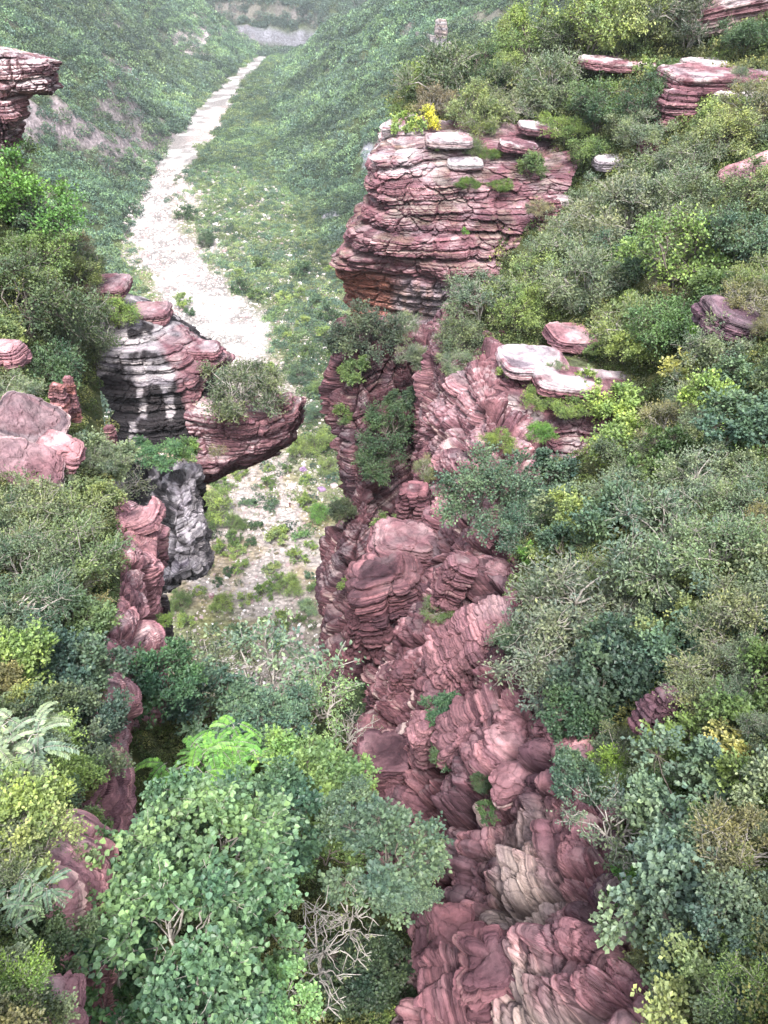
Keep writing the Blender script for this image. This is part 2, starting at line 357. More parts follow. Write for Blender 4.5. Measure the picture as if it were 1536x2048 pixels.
def block_mesh(c, size, rot, spec, n=20, boxy=3.0, name='rock_block'):
    """one chunky bedded block: rounded box, bedding grooves, chipped corners"""
    V, Fq = cube_sphere(n)
    boxy = boxy + 1.6; k = (np.abs(V) ** boxy).sum(1) ** (-1 / boxy); U = V * k[:, None]
    R = np.array(Matrix.Rotation(rot[2], 3, 'Z') @ Matrix.Rotation(rot[1], 3, 'Y') @ Matrix.Rotation(rot[0], 3, 'X'))
    L = U * np.array(size); wpt = (L @ R.T) + c
    s = spec.get('seed', 1); m = min(size)
    sp = dict(spec); sp.setdefault('beds', ((max(0.36 * m, .10), 0.20 * m, 0.18 * m, 5 * m), (max(0.12 * m, .045), 0.085 * m, 0.08 * m, 4 * m)))
    sp.update(ribs=True, joint=1.05 * m, joint_z=2.2, joint_amp=0.20 * m, rough=0.12 * m, bulge=0)
    nn = V / (np.array(size) / m); nn = (nn / np.linalg.norm(nn, axis=1, keepdims=True)) @ R.T
    # beds of the block follow its own tilt
    loc = wpt.copy(); 
    if spec.get('own_beds'): loc = L + c
    off, off2, lay, b, cid = strata(loc, sp); off = off + off2
    big = fbm(wpt * (0.9 / m), 3, s + 5) * 0.28 * m
    hh = nn.copy(); hh[:, 2] *= 0.3
    q = wpt + hh * off[:, None] + nn * big[:, None]
    colr = rock_colour(q, nn[:, 2], lay, b, cid, sp)
    return mesh_np(name, q - c, Fq, False, {'col': ('POINT', colr), 'bedh': ('POINT', b)}, M_ROCK)
def zdown(row, dz, dx=0.0, dy=0.0): return [np.array(p) + [dx, dy, -dz] for p in row]
def PR(*a): return [P(*x) for x in a]

# ---------------------------------------------------------------- far landscape
FLOOR = -118.0
yk = np.array([60, 104, 150, 210, 292, 353, 437, 517, 620, 731, 880, 1025, 1100, 1300, 1600])
xLk = np.array([-62, -64, -72, -84, -103, -121, -138, -151, -157, -166, -168, -163, -160, -150, -150])
xRk = np.array([10, 8, 4, -6, -22, -38, -58, -86, -96, -108, -120, -128, -131, -120, -110])
def XL(y): return np.interp(y, yk, xLk)
def XR(y): return np.interp(y, yk, xRk)
# the bare stream bed: centre and half width
pk = np.array([[246, -54, 14], [292, -74, 15], [320, -88, 13], [353, -107, 13], [400, -122, 12], [437, -130, 9], [480, -137, 8], [517, -139, 13], [600, -142, 15], [680, -144, 14], [731, -148, 12], [880, -151, 10], [1025, -148, 7], [1100, -146, 4]])
def bedmask(x, y):
    c = np.interp(y, pk[:, 0], pk[:, 1]); h = np.interp(y, pk[:, 0], pk[:, 2])
    n = fbm(np.c_[x, y, x * 0] * 0.06, 5, 3) * 20 + fbm(np.c_[x, y, x * 0] * 0.25, 3, 4) * 7
    return sstep(1.25, 0.8, (np.abs(x - c) + n) / h) * sstep(215, 262, y + n)
def terrain(x, y):
    p = np.c_[x, y, np.zeros_like(x)]
    n1 = fbm(p * 0.012, 4, 11); n2 = fbm(p * 0.05, 4, 12)
    spur = 42 * np.exp(-((y - 560) / 60) ** 2) + 34 * np.exp(-((y - 330) / 45) ** 2) * 0.3
    dL = XL(y) - x + n1 * 26 - 34 * (np.sin(y * 0.021 + 1.0) * 0.5 + 0.5) * sstep(0, 60, XL(y) - x) + spur * sstep(0, 30, XL(y) - x)
    dL = np.maximum(dL, 0); L = 0.62 * dL + 0.30 * np.maximum(dL - 22, 0) - 0.25 * np.maximum(dL - 230, 0)
    L += 8 * sstep(4, 14, dL) * sstep(30, 55, spur)
    dR = np.maximum(x - XR(y) + n1 * 24 - 10, 0)
    Rr = 0.34 * dR + 0.28 * np.maximum(dR - 28, 0)
    Rr *= 1 - sstep(1040, 1150, y + 0.12 * (x + 130))
    far = sstep(-10, -60, x + n1 * 18)
    dF = np.maximum(y - 1118 + n1 * 30 + 0.10 * (x + 150), 0)
    Fz = (30 * sstep(0, 16, dF) + 0.55 * np.maximum(dF - 20, 0)) * far
    S = np.maximum(np.maximum(L, Rr), Fz)
    slope = np.clip(S / 12, 0, 1)
    gul = fbm(np.c_[y * 0.028 + x * 0.006, x * 0.004, x * 0], 4, 13)
    z = FLOOR + S + np.clip(S / 30, 0, 1) * 30 * gul + slope * (n2 * 13 + n1 * 16 * np.clip(S / 40, 0, 1)) + n2 * 1.0
    return z, L, Rr, Fz, dL, dR
def smoothgrid(a, b, n, pw):
    t = np.linspace(0, 1, n); return a + (b - a) * t ** pw
gy = smoothgrid(70, 1500, 420, 1.5); gx = np.r_[np.linspace(-620, -210, 90)[:-1], np.linspace(-210, 60, 230)[:-1], np.linspace(60, 420, 90)]
GX, GY = np.meshgrid(gx, gy); tx, ty = GX.ravel(), GY.ravel()
tz, tL, tR, tF, tdL, tdR = terrain(tx, ty)
TV = np.c_[tx, ty, tz]; TF = grid_faces(len(gy), len(gx))
TG = TV.reshape(len(gy), len(gx), 3); TN = grid_normals(TG)[..., 2].ravel()
nn1 = fbm(TV * 0.03, 4, 31); nn2 = fbm(TV * 0.11, 4, 32)
flat = (np.maximum(np.maximum(tL, tR), tF) < 1.2)
gravel = lerp(np.array([0.34, 0.295, 0.28]), np.array([0.22, 0.19, 0.16]), sstep(-0.1, 0.12, nn1)[:, None])
dry = np.array([0.26, 0.20, 0.09]); gcol = np.array([0.12, 0.15, 0.05])
gravel = lerp(gravel, dry, (sstep(0.05, 0.2, nn2) * sstep(330, 150, ty) * 0.6)[:, None])
gravel = lerp(gravel, gcol, (sstep(-0.02, 0.14, fbm(TV * 0.02, 3, 36) + 0.12 * sstep(XR(ty) - 45, XR(ty) - 10, tx)) * 0.65)[:, None])
gk = np.array([[95, 36], [150, 2], [180, -14], [210, -28], [246, -50], [292, -64], [353, -80], [437, -100], [517, -126], [620, -128], [731, -131], [1100, -140]])
grn = sstep(-8, 8, tx - np.interp(ty, gk[:, 0], gk[:, 1]) + fbm(np.c_[tx, ty, tx * 0] * 0.035, 4, 91) * 26)
gravel = lerp(gravel, np.array([0.10, 0.12, 0.055]), (grn * 0.8)[:, None])
bm = bedmask(tx, ty)
bedc = lerp(np.array([0.20, 0.18, 0.175]), np.array([0.39, 0.365, 0.36]), sstep(-0.1, 0.1, nn2)[:, None])
bedc = lerp(bedc, np.array([0.44, 0.34, 0.32]), (sstep(560, 610, ty) * sstep(760, 690, ty) * sstep(-150, -140, tx + nn1 * 30) * 0.6)[:, None])
fcol = lerp(gravel, bedc, bm[:, None])
hcol = lerp(np.array([0.028, 0.042, 0.02]), np.array([0.055, 0.07, 0.03]), sstep(-0.1, 0.1, nn1)[:, None])
cliffm = sstep(0.68, 0.50, TN) * sstep(-0.05, 0.1, nn2 + 0.1)
hcol = lerp(hcol, np.array([0.20, 0.17, 0.18]), (cliffm * 0.8)[:, None])
cl_ = sstep(1.5, 5, tF) * sstep(31, 28, tF) * (tF > np.maximum(tL, tR))
hcol = lerp(hcol, np.array([0.17, 0.165, 0.19]) * lerp(0.5, 1.3, noise(TV * [0.12, 0.02, 0.03], 41))[:, None], (cl_ * 0.95)[:, None])
# scree slide and bare spurs on the left hill
FAR_ROCK = []
def far_patch(px, py, rx, ry, col, amt=1.0):
    global hcol
    # soft patch on the hill round the point seen there: stays at its world position
    hit = FARB.ray_cast(Vector((0, 0, 0)), Vector(P(px, py, 1)))[0]
    if hit is None: return
    dist = hit.length
    d = np.sqrt(((tx - hit.x) / (rx * dist / F)) ** 2 + (((ty - hit.y) * 0.35 + (tz - hit.z) * 0.94) / (ry * dist / F)) ** 2)
    m = sstep(1.25, 0.7, d + nn2 * 2.2) * amt
    hcol = lerp(hcol, np.array(col), m[:, None])
    FAR_ROCK.append((hit.copy(), rx * dist / F, ry * dist / F))
FARB = BVHTree.FromPolygons([Vector(v) for v in TV], TF.tolist())
SCREE = (0.34, 0.29, 0.29); FR = (0.22, 0.18, 0.19)
for a in ((385, 85, 22, 45, SCREE), (415, 115, 18, 12, SCREE), (335, 132, 22, 8, FR), (228, 140, 24, 22, FR), (140, 262, 42, 26, FR), (95, 245, 26, 30, FR), (265, 215, 20, 24, FR, .6), (290, 300, 26, 50, FR, .8), (205, 220, 16, 22, FR, .5),
          (230, 45, 16, 18, FR, .6), (430, 55, 40, 20, FR, .5), (500, 20, 60, 22, FR, .45), (860, 100, 14, 16, FR, .6), (735, 310, 10, 26, (0.26, .26, .3)), (665, 430, 18, 9, (.2, .19, .22)), (815, 60, 10, 14, FR, .5), (960, 40, 40, 20, FR, .35)):
    far_patch(*a)
fl_ = flat[TF].all(1)
side = np.where(fl_, 0, np.where((tF >= np.maximum(tL, tR))[TF[:, 0]] & (tF[TF[:, 0]] > 0), 3, np.where(tL[TF[:, 0]] >= tR[TF[:, 0]], 1, 2)))
for k, nm in enumerate(('valley_floor', 'left_hillside', 'right_hillside', 'far_hillside')):
    ff = TF[side == k]; used, inv = np.unique(ff, return_inverse=True)
    me = mesh_np(nm, TV[used], inv.reshape(-1, 4), True, {'col': ('POINT', (fcol if k == 0 else hcol)[used])}, M_GRAVEL if k == 0 else M_HILL)
    link(nm, me, kind='structure')
# land beyond, so that the frame ends in country and not in a void
bx = np.linspace(-2600, 2600, 60); by = np.linspace(1450, 3600, 40); BX, BY = np.meshgrid(bx, by)
bz = -140 + 420 * sstep(150, 1400, np.abs(BX.ravel() - 120)) * (0.7 + fbm(np.c_[BX.ravel(), BY.ravel(), BX.ravel() * 0] * 0.002, 4, 5)) + 160 * sstep(2300, 3600, BY.ravel())
bcol = np.tile(np.array([[0.05, 0.07, 0.04]]), (BX.size, 1))
link('distant_hills', mesh_np('distant_hills', np.c_[BX.ravel(), BY.ravel(), bz], grid_faces(40, 60), True, {'col': ('POINT', bcol)}, M_HILL), kind='structure')
link('ground', mesh_np('ground', [(-3000, -800, -136), (3000, -800, -136), (3000, 4000, -136), (-3000, 4000, -136)], [(0, 1, 2, 3)], False, {'col': ('POINT', np.tile([[0.08, 0.09, 0.05]], (4, 1)))}, M_HILL), kind='structure')

# ---------------------------------------------------------------- near slopes (soil under the thickets)
def slope(name, rows, nu, nv, amp=0.8, mat=None):
    G = net(rows, nu, nv); p = G.reshape(-1, 3); p = p + np.c_[np.zeros((len(p), 2)), amp * fbm(p * 0.35, 4, 77)]
    Fq = grid_faces(nv, nu)
    n = np.cross(G[1, 1] - G[0, 0], G[0, 1] - G[1, 0])
    me = mesh_np(name, p, Fq, True, None, mat or M_SOIL); o = link(name, me, kind='structure')
    BVH.append((name, BVHTree.FromPolygons([Vector(v) for v in p], Fq.tolist())))
    return p.reshape(G.shape)
RS = [PR((1400, 2400, 10.6), (1500, 2400, 9.8), (1620, 2400, 9.2), (1800, 2400, 8.4), (2100, 2400, 7.5)),
      PR((1345, 2048, 13.3), (1430, 2048, 12.3), (1536, 2048, 11.3), (1750, 2048, 10.2), (2100, 2040, 9)),
      PR((1270, 1760, 17.4), (1380, 1740, 15.8), (1536, 1720, 14.1), (1750, 1700, 12.5), (2100, 1660, 11)),
      PR((1190, 1560, 21.0), (1320, 1530, 18.8), (1536, 1500, 16.4), (1750, 1480, 14.4), (2100, 1430, 12.5)),
      PR((1090, 1420, 25.4), (1250, 1370, 22.4), (1536, 1320, 19.2), (1750, 1300, 16.5), (2100, 1230, 14)),
      PR((1040, 1280, 29.4), (1230, 1220, 26.2), (1536, 1160, 23.0), (1750, 1120, 19.5), (2100, 1040, 16)),
      PR((1035, 1120, 34.6), (1250, 1050, 31.0), (1536, 980, 27.5), (1750, 940, 24), (2100, 850, 19)),
      PR((1010, 960, 44), (1200, 935, 41.5), (1536, 820, 34), (1750, 780, 30), (2100, 680, 24)),
      PR((985, 850, 51), (1190, 860, 48), (1536, 690, 40), (1750, 650, 36), (2100, 560, 29)),
      PR((968, 768, 53), (1200, 700, 52), (1536, 570, 47), (1750, 520, 43), (2100, 430, 34)),
      PR((915, 640, 60), (1180, 550, 60), (1536, 450, 57), (1750, 410, 52), (2100, 320, 42)),
      PR((1010, 590, 76), (1160, 460, 74), (1536, 330, 70), (1750, 300, 66), (2100, 220, 55)),
      PR((900, 330, 90), (1130, 370, 88), (1400, 250, 84), (1750, 190, 80), (2100, 110, 70)),
      PR((790, 235, 101), (1000, 230, 100), (1300, 160, 97), (1700, 80, 94), (2100, 0, 90)),
      PR((800, 170, 122), (960, 120, 118), (1250, 40, 112), (1700, -60, 108), (2100, -150, 104)),
      PR((830, 160, 150), (960, 110, 142), (1250, 30, 132), (1700, -80, 128), (2100, -180, 125)),
      PR((830, 330, 170), (960, 260, 170), (1250, 180, 165), (1700, 30, 160), (2100, -50, 160)),
      PR((830, 560, 190), (960, 500, 190), (1250, 400, 190), (1700, 300, 190), (2100, 200, 190))]
slope('right_slope', RS, 150, 420)
LS = [PR((-500, 2400, 7), (-200, 2400, 7.6), (-50, 2400, 8.2), (50, 2400, 8.7)),
      PR((-500, 1960, 8.5), (-200, 1960, 9.5), (-60, 1960, 10.4), (62, 1960, 11.3)),
      PR((-500, 1800, 10), (-200, 1800, 11), (-60, 1800, 12.1), (50, 1800, 13.3)),
      PR((-500, 1640, 11.5), (-200, 1640, 13), (0, 1640, 15.1), (140, 1640, 17.3)),
      PR((-500, 1500, 13.5), (-200, 1500, 15.5), (0, 1500, 17.7), (185, 1500, 20.8)),
      PR((-500, 1350, 16.5), (-200, 1350, 19.5), (0, 1370, 22.2), (180, 1350, 26.8)),
      PR((-500, 1200, 20), (-200, 1200, 24), (0, 1220, 26.7), (230, 1220, 30.8)),
      PR((-500, 1050, 24), (-200, 1050, 29.5), (0, 1080, 32.2), (240, 1120, 34.2)),
      PR((-500, 900, 29), (-200, 930, 35), (0, 960, 37.7), (225, 1000, 39.8)),
      PR((-500, 720, 36), (-200, 780, 43), (0, 820, 46), (215, 900, 52)),
      PR((-500, 560, 45), (-200, 620, 53), (0, 690, 57), (200, 780, 69)),
      PR((-500, 380, 55), (-200, 450, 63), (0, 540, 67), (185, 620, 74.5)),
      PR((-500, 200, 68), (-200, 300, 75), (0, 400, 76), (165, 565, 80)),
      PR((-500, 120, 84), (-200, 240, 88), (0, 335, 90), (175, 530, 94)),
      PR((-500, 160, 100), (-200, 300, 104), (0, 420, 106), (150, 640, 108)),
      PR((-500, 500, 115), (-200, 560, 115), (0, 640, 115), (150, 760, 115))]
slope('left_slope', LS, 90, 360)
GF = [PR((0, 2500, 15), (300, 2500, 18), (600, 2500, 19), (1000, 2500, 17)),
      PR((120, 2150, 18), (400, 2150, 20), (600, 2150, 22), (880, 2150, 22.5)),
      PR((160, 1930, 20), (450, 1900, 23), (640, 1900, 26), (830, 1900, 27)),
      PR((230, 1680, 25), (460, 1650, 30), (640, 1650, 34), (800, 1650, 36)),
      PR((270, 1450, 32), (460, 1450, 42), (620, 1450, 46), (790, 1450, 48)),
      PR((300, 1400, 42), (450, 1400, 52), (600, 1400, 60), (780, 1400, 62)),
      PR((290, 1460, 60), (430, 1450, 75), (580, 1440, 85), (780, 1420, 88)),
      PR((200, 1420, 130), (400, 1420, 135), (580, 1410, 138), (900, 1400, 138))]
slope('gorge_floor', GF, 50, 160, 1.2)

# ---------------------------------------------------------------- cliffs
def inland(row, v): return [np.array(p) + np.array(v) for p in row]
# upper right outcrop
r1 = PR((752, 262, 96), (758, 285, 89), (795, 292, 86), (870, 300, 86.5), (960, 312, 87), (1060, 325, 87), (1150, 345, 87))
R1 = [PR((800, 225, 104), (815, 228, 99), (850, 232, 97), (930, 240, 96), (1020, 245, 96), (1100, 258, 96), (1190, 290, 96)), r1,
      PR((738, 330, 94), (742, 335, 85), (785, 342, 82.6), (865, 362, 82.5), (950, 378, 82.5), (1040, 392, 82.5), (1130, 410, 83)),
      PR((712, 420, 94), (722, 425, 85), (775, 430, 81.2), (865, 440, 80.5), (955, 450, 80.3), (1045, 460, 80.3), (1115, 465, 81)),
      PR((690, 480, 94), (702, 490, 85), (760, 490, 80.8), (850, 500, 79.5), (940, 515, 79.2), (1015, 525, 79), (1080, 520, 79.6)),
      PR((676, 515, 94), (680, 530, 86), (750, 535, 82.3), (845, 545, 80.2), (910, 555, 79.2), (985, 570, 79), (1050, 570, 79.5)),
      PR((680, 560, 94), (690, 570, 86.5), (765, 590, 84), (835, 605, 82.5), (890, 620, 82), (960, 640, 81.5), (1030, 640, 82)),
      PR((700, 610, 95), (720, 620, 87.5), (790, 650, 85.5), (840, 670, 84.5), (890, 690, 84), (960, 700, 83.5), (1030, 700, 84)),
      PR((720, 700, 98), (740, 720, 90), (800, 740, 88), (850, 760, 87), (900, 760, 87), (960, 760, 86), (1030, 760, 86))]
def stain1(c, p, b):
    # orange fresh break and streaked drip wall under the overhang; moss beds on the upper ledges
    t = (p[:, 2] + 0.05 * p[:, 0])
    tp = sstep(-20.5, -18.0, p[:, 2]) * sstep(-0.1, 0.15, fbm(p * [0.4, 0.4, 1.2], 4, 12)) * sstep(9, 2, p[:, 0])
    c = lerp(c, WHITE * 0.95, (tp * 0.75)[:, None])
    lo = sstep(-28.2, -29.2, p[:, 2] + fbm(p * 0.4, 3, 2) * 1.2)
    left = sstep(2.2, 0.2, p[:, 0] + fbm(p * 0.5, 2, 8))
    c = lerp(c, ORANGE * 0.9 * lerp(0.8, 1.3, noise(p * 0.8, 3))[:, None], (lo * left * 0.6)[:, None])
    st = sstep(0.45, 0.7, noise(p * [2.2, 2.2, 0.12], 5))
    c = lerp(c, lerp(GREY * 0.9, CREAM * 0.6, st[:, None]), (lo * (1 - left) * 0.55)[:, None])
    return c
cliff('sandstone_outcrop', R1, 520, 460, dict(seed=3, beds=((2.4, 1.0, 0.75, 10), (0.7, 0.36, 0.32, 5), (0.2, 0.10, 0.09, 3)), joint=3.0, joint_z=0.7, joint_amp=0.6, tilt=(-0.02, 0.0), base=RED * 1.05, alt=PINK * 0.95, pale_top=0.25, cream=0.45, grime=0.5, rough=0.5, stain=stain1, moss=0.25),
      'massive layered red sandstone headland with white rim and orange overhang, upper right', 'cliff', thick=2.1)
# dark peninsula wall
R2 = [PR((720, 640, 80), (700, 655, 78), (720, 655, 77), (780, 650, 76), (850, 650, 76), (920, 640, 78)),
      PR((700, 700, 77), (662, 705, 69), (715, 700, 66), (780, 695, 66), (850, 690, 66), (910, 670, 72)),
      PR((690, 800, 77), (656, 790, 68), (705, 780, 64.5), (770, 770, 65.5), (835, 770, 67), (900, 760, 70)),
      PR((700, 900, 76), (668, 890, 67), (712, 880, 63.5), (770, 870, 65.5), (835, 870, 67), (900, 860, 70)),
      PR((730, 1000, 75), (690, 1000, 66), (728, 1000, 62), (780, 990, 64.5), (840, 980, 66), (900, 960, 68)),
      PR((690, 1080, 74), (652, 1085, 65), (705, 1090, 60.5), (765, 1080, 62), (840, 1070, 64), (900, 1060, 66)),
      PR((680, 1180, 73), (636, 1180, 64), (690, 1190, 59), (750, 1180, 59), (830, 1170, 61), (900, 1160, 63)),
      PR((690, 1350, 72), (641, 1350, 62.5), (690, 1340, 57.5), (745, 1330, 56), (820, 1330, 58), (900, 1330, 60)),
      PR((700, 1550, 72), (640, 1550, 64), (690, 1550, 59), (745, 1550, 56), (820, 1550, 56), (900, 1550, 58))]
cliff('gorge_headland', R2, 260, 460, dict(seed=8, ribs=True, beds=((1.7, 0.32, 0.25, 12), (0.5, 0.16, 0.13, 8), (0.17, 0.06, 0.05, 5)), joint=2.6, joint_z=3.5, joint_amp=0.85, tilt=(-0.25, 0.02), base=RED * 0.65, alt=PINK * 0.7, altmix=0.45, grime=0.8, cream=0.5, pale_top=0.2),
      'tall dark red cliff headland dropping sheer to the valley floor at the gorge mouth', 'cliff', thick=4)
# thin buttress and pink spur
R4 = [inland(PR((1050, 1060, 37), (1000, 960, 41), (980, 860, 44), (965, 765, 48.4), (935, 695, 53.5), (905, 635, 59), (890, 600, 63)), (3.5, 1.5, -0.6)),
      PR((1050, 1060, 37), (985, 960, 41), (975, 860, 44), (962, 765, 48), (925, 700, 53.5), (893, 643, 58.5), (890, 610, 63)),
      PR((965, 1110, 37.3), (930, 1010, 40.7), (930, 920, 44), (930, 850, 47.6), (885, 770, 53.2), (867, 700, 58.2), (868, 645, 62.5)),
      PR((895, 1180, 39), (870, 1080, 41.7), (888, 970, 45), (878, 905, 49.2), (838, 840, 54.3), (850, 760, 59), (858, 700, 63.5)),
      PR((855, 1260, 41.5), (850, 1150, 44.2), (862, 1045, 47.5), (850, 965, 52), (835, 905, 57), (840, 840, 61.5), (848, 780, 66)),
      PR((840, 1400, 46), (840, 1260, 49), (850, 1160, 52), (845, 1080, 57), (835, 1000, 62), (840, 930, 67), (848, 880, 72))]
cliff('rock_spur', R4, 460, 330, dict(seed=14, beds=((0.9, 0.30, 0.26, 8), (0.33, 0.13, 0.13, 5), (0.12, 0.045, 0.05, 4)), ribs=True, joint=2.0, joint_z=2.6, joint_amp=0.75, base=RED * 1.05, alt=PINK * 1.05, altmix=0.9, cream=0.6, grime=0.5, bulge=2.2, pale_top=0.3),
      'pinkish sandstone spur of stacked knobbly ribs halfway down the right gorge wall', 'cliff', thick=3, flip=True)
# main lower right wall
W = [inland(PR((1420, 2300, 10.6), (1340, 2048, 13), (1260, 1760, 17), (1180, 1560, 20.5), (1085, 1420, 25), (1030, 1280, 29), (1030, 1120, 34.2), (1060, 1020, 38)), (2.5, 0.6, -0.5)),
     PR((1400, 2300, 10.8), (1325, 2048, 13), (1240, 1760, 17), (1165, 1560, 20.5), (1060, 1420, 25), (1012, 1280, 29), (1020, 1120, 34), (1045, 1030, 38)),
     PR((1250, 2300, 12), (1180, 2048, 15), (1110, 1770, 18.8), (1050, 1590, 22.5), (975, 1450, 26.5), (945, 1300, 30.5), (945, 1160, 35.2), (960, 1080, 39)),
     PR((1080, 2300, 14), (1020, 2048, 17.2), (985, 1810, 20.8), (935, 1650, 24.3), (890, 1490, 28.8), (865, 1340, 33), (865, 1220, 37.3), (880, 1150, 41)),
     PR((930, 2300, 17), (885, 2048, 20), (865, 1870, 22.8), (822, 1710, 26.5), (805, 1560, 31), (785, 1420, 35.5), (780, 1310, 39.8), (800, 1230, 44)),
     PR((850, 2300, 20), (805, 2048, 23), (790, 1930, 25.5), (745, 1790, 29.5), (730, 1660, 34), (735, 1530, 38.5), (745, 1410, 43), (760, 1330, 48)),
     PR((830, 2450, 26), (790, 2200, 29), (780, 2060, 33), (740, 1920, 38), (725, 1800, 43), (730, 1680, 48), (740, 1560, 53), (760, 1480, 58))]
def stainW(c, p, b):
    # buff lower-right band of barer rock, seen near the viewpoint
    rimz = np.interp(p[:, 1], [3.7, 7.1, 10.3, 13.2], [-11.8, -14.7, -16.4, -18.2])
    m = sstep(12.0, 8.5, p[:, 1] + fbm(p * 0.5, 3, 4) * 5) * sstep(2.0, 2.9, p[:, 0] + 0.14 * (8 - p[:, 1]) + fbm(p * 0.8, 3, 5) * 2.4) * sstep(-0.6, -1.8, p[:, 2] - rimz)
    t = lerp(TAN * 0.8, TAN * 1.45, noise(p * [1.5, 1.5, .6], 6)[:, None])
    return lerp(c, t, (m * 0.8)[:, None])
cliff('gorge_wall', W, 620, 560, dict(seed=21, ribs=True, turn=0.5, beds=((0.85, 0.42, 0.34, 9.0), (0.28, 0.17, 0.15, 6), (0.095, 0.05, 0.05, 4)), joint=1.7, joint_z=3.4, joint_amp=0.85, base=RED, alt=PINK, altmix=0.7, cream=0.8, grime=0.7, bulge=2.2, pale_top=0.12, rough=0.45, stain=stainW, tilt=(0.0, -0.03)),
      'long red gorge wall of bulging cracked sandstone ribs below the thickets, bottom right', 'cliff', thick=2.6, flip=True)
# ledge wall right of the spur, facing the viewpoint
R5 = [PR((975, 760, 50), (1050, 700, 54), (1150, 700, 54), (1300, 730, 53), (1330, 740, 55)),
      PR((965, 775, 48), (1010, 735, 49), (1100, 725, 49), (1200, 765, 48.5), (1300, 795, 48)),
      PR((970, 840, 46.2), (1020, 800, 47), (1110, 800, 47.3), (1200, 830, 47), (1280, 840, 47)),
      PR((965, 880, 45), (1020, 865, 45.2), (1090, 870, 45.6), (1160, 880, 46), (1230, 890, 46)),
      PR((945, 925, 43.8), (1000, 935, 44), (1070, 940, 44.6), (1130, 940, 45), (1200, 940, 45)),
      PR((930, 1040, 43), (1000, 1050, 43), (1070, 1050, 43), (1130, 1040, 44), (1200, 1030, 44))]
cliff('stepped_ledges', R5, 300, 260, dict(seed=31, beds=((0.9, 0.5, 0.35, 5), (0.28, 0.16, 0.14, 3), (0.1, 0.04, 0.03, 2)), joint=1.8, joint_z=0.8, joint_amp=0.35, base=RED * 0.85, alt=PINK, altmix=0.6, pale_top=0.45, grime=0.7, moss=0.8, cream=0.3),
      'stepped dark red ledges with moss between them, right of the pink spur', 'ledges', thick=1.6)
# left nose: upper mass with the stained wall
L2 = [PR((165, 560, 84), (215, 555, 83), (265, 590, 83), (320, 610, 83), (380, 640, 83), (430, 680, 82), (440, 690, 84)),
      PR((160, 580, 76), (215, 585, 75), (262, 622, 74), (325, 645, 73), (385, 680, 72), (440, 705, 71.5), (460, 705, 78)),
      PR((180, 625, 73), (225, 630, 72.2), (270, 645, 71.5), (330, 675, 70.5), (385, 705, 70), (440, 722, 70.5), (465, 718, 78)),
      PR((182, 690, 71.5), (225, 690, 70.6), (275, 695, 69.6), (330, 710, 69), (375, 730, 68.6), (405, 745, 69.5), (430, 745, 78)),
      PR((190, 760, 70.6), (235, 755, 69.5), (285, 758, 68.6), (335, 765, 68), (370, 770, 67.8), (402, 780, 69), (430, 780, 78)),
      PR((215, 830, 70), (240, 830, 69.2), (290, 835, 68.4), (335, 840, 68), (370, 845, 67.8), (400, 850, 68.5), (430, 850, 78)),
      PR((225, 900, 70), (245, 900, 69.5), (290, 900, 69), (335, 900, 68.8), (370, 905, 68.6), (400, 910, 69), (430, 905, 78))]
def stain2(c, p, b):
    # soot-black and chalk-white seepage stains on the left two thirds of the wall
    d = p / np.linalg.norm(p, axis=1, keepdims=True)
    x = p[:, 0] + fbm(p * [0.5, 0.5, 0.15], 3, 4) * 2.6; z = p[:, 2] + fbm(p * 0.5, 3, 5) * 1.2
    reg = sstep(0.3, -0.4, x - (-20.6 + 0.5 * np.clip(-28 - z, -1, 8) + 1.3)) * sstep(-25.0, -26.2, z)
    st = noise(p * [0.9, 0.9, 0.05], 6) + 0.30 * fbm(p * [2.5, 2.5, 0.9], 5, 7) + 0.10 * (noise(np.c_[b / 0.2, p[:, 0] * 0.3, p[:, 1] * 0.3], 17) - 0.5)
    up = sstep(-31.3, -30.5, z)                          # upper half chalky, lower half black
    thr = lerp(0.62, 0.41, up)
    wm = sstep(-0.07, 0.10, st - thr)
    cc = lerp(BLACK, GREY * 0.72, wm[:, None]) 
    cc = lerp(cc, WHITE, (wm * sstep(0.5, 0.7, noise(p * 0.9, 9)))[:, None] * 0.35)
    cc = lerp(cc, BLACK, (sstep(-24.6, -26.0, x) * 0.85)[:, None])
    return lerp(c, cc, (reg * 0.97)[:, None])
cliff('overhanging_crag', L2, 330, 330, dict(seed=42, beds=((1.5, 0.6, 0.6, 9), (0.5, 0.22, 0.2, 6), (0.17, 0.07, 0.06, 3)), joint=2.6, joint_z=0.9, joint_amp=0.32, bulge=0.3, base=RED * 1.1, alt=PINK * 0.95, altmix=0.7, cream=0.25, grime=0.3, pale_top=0.3, stain=stain2),
      'red overhanging crag with black and white seepage stains, left of the dry stream', 'cliff', thick=2.4)
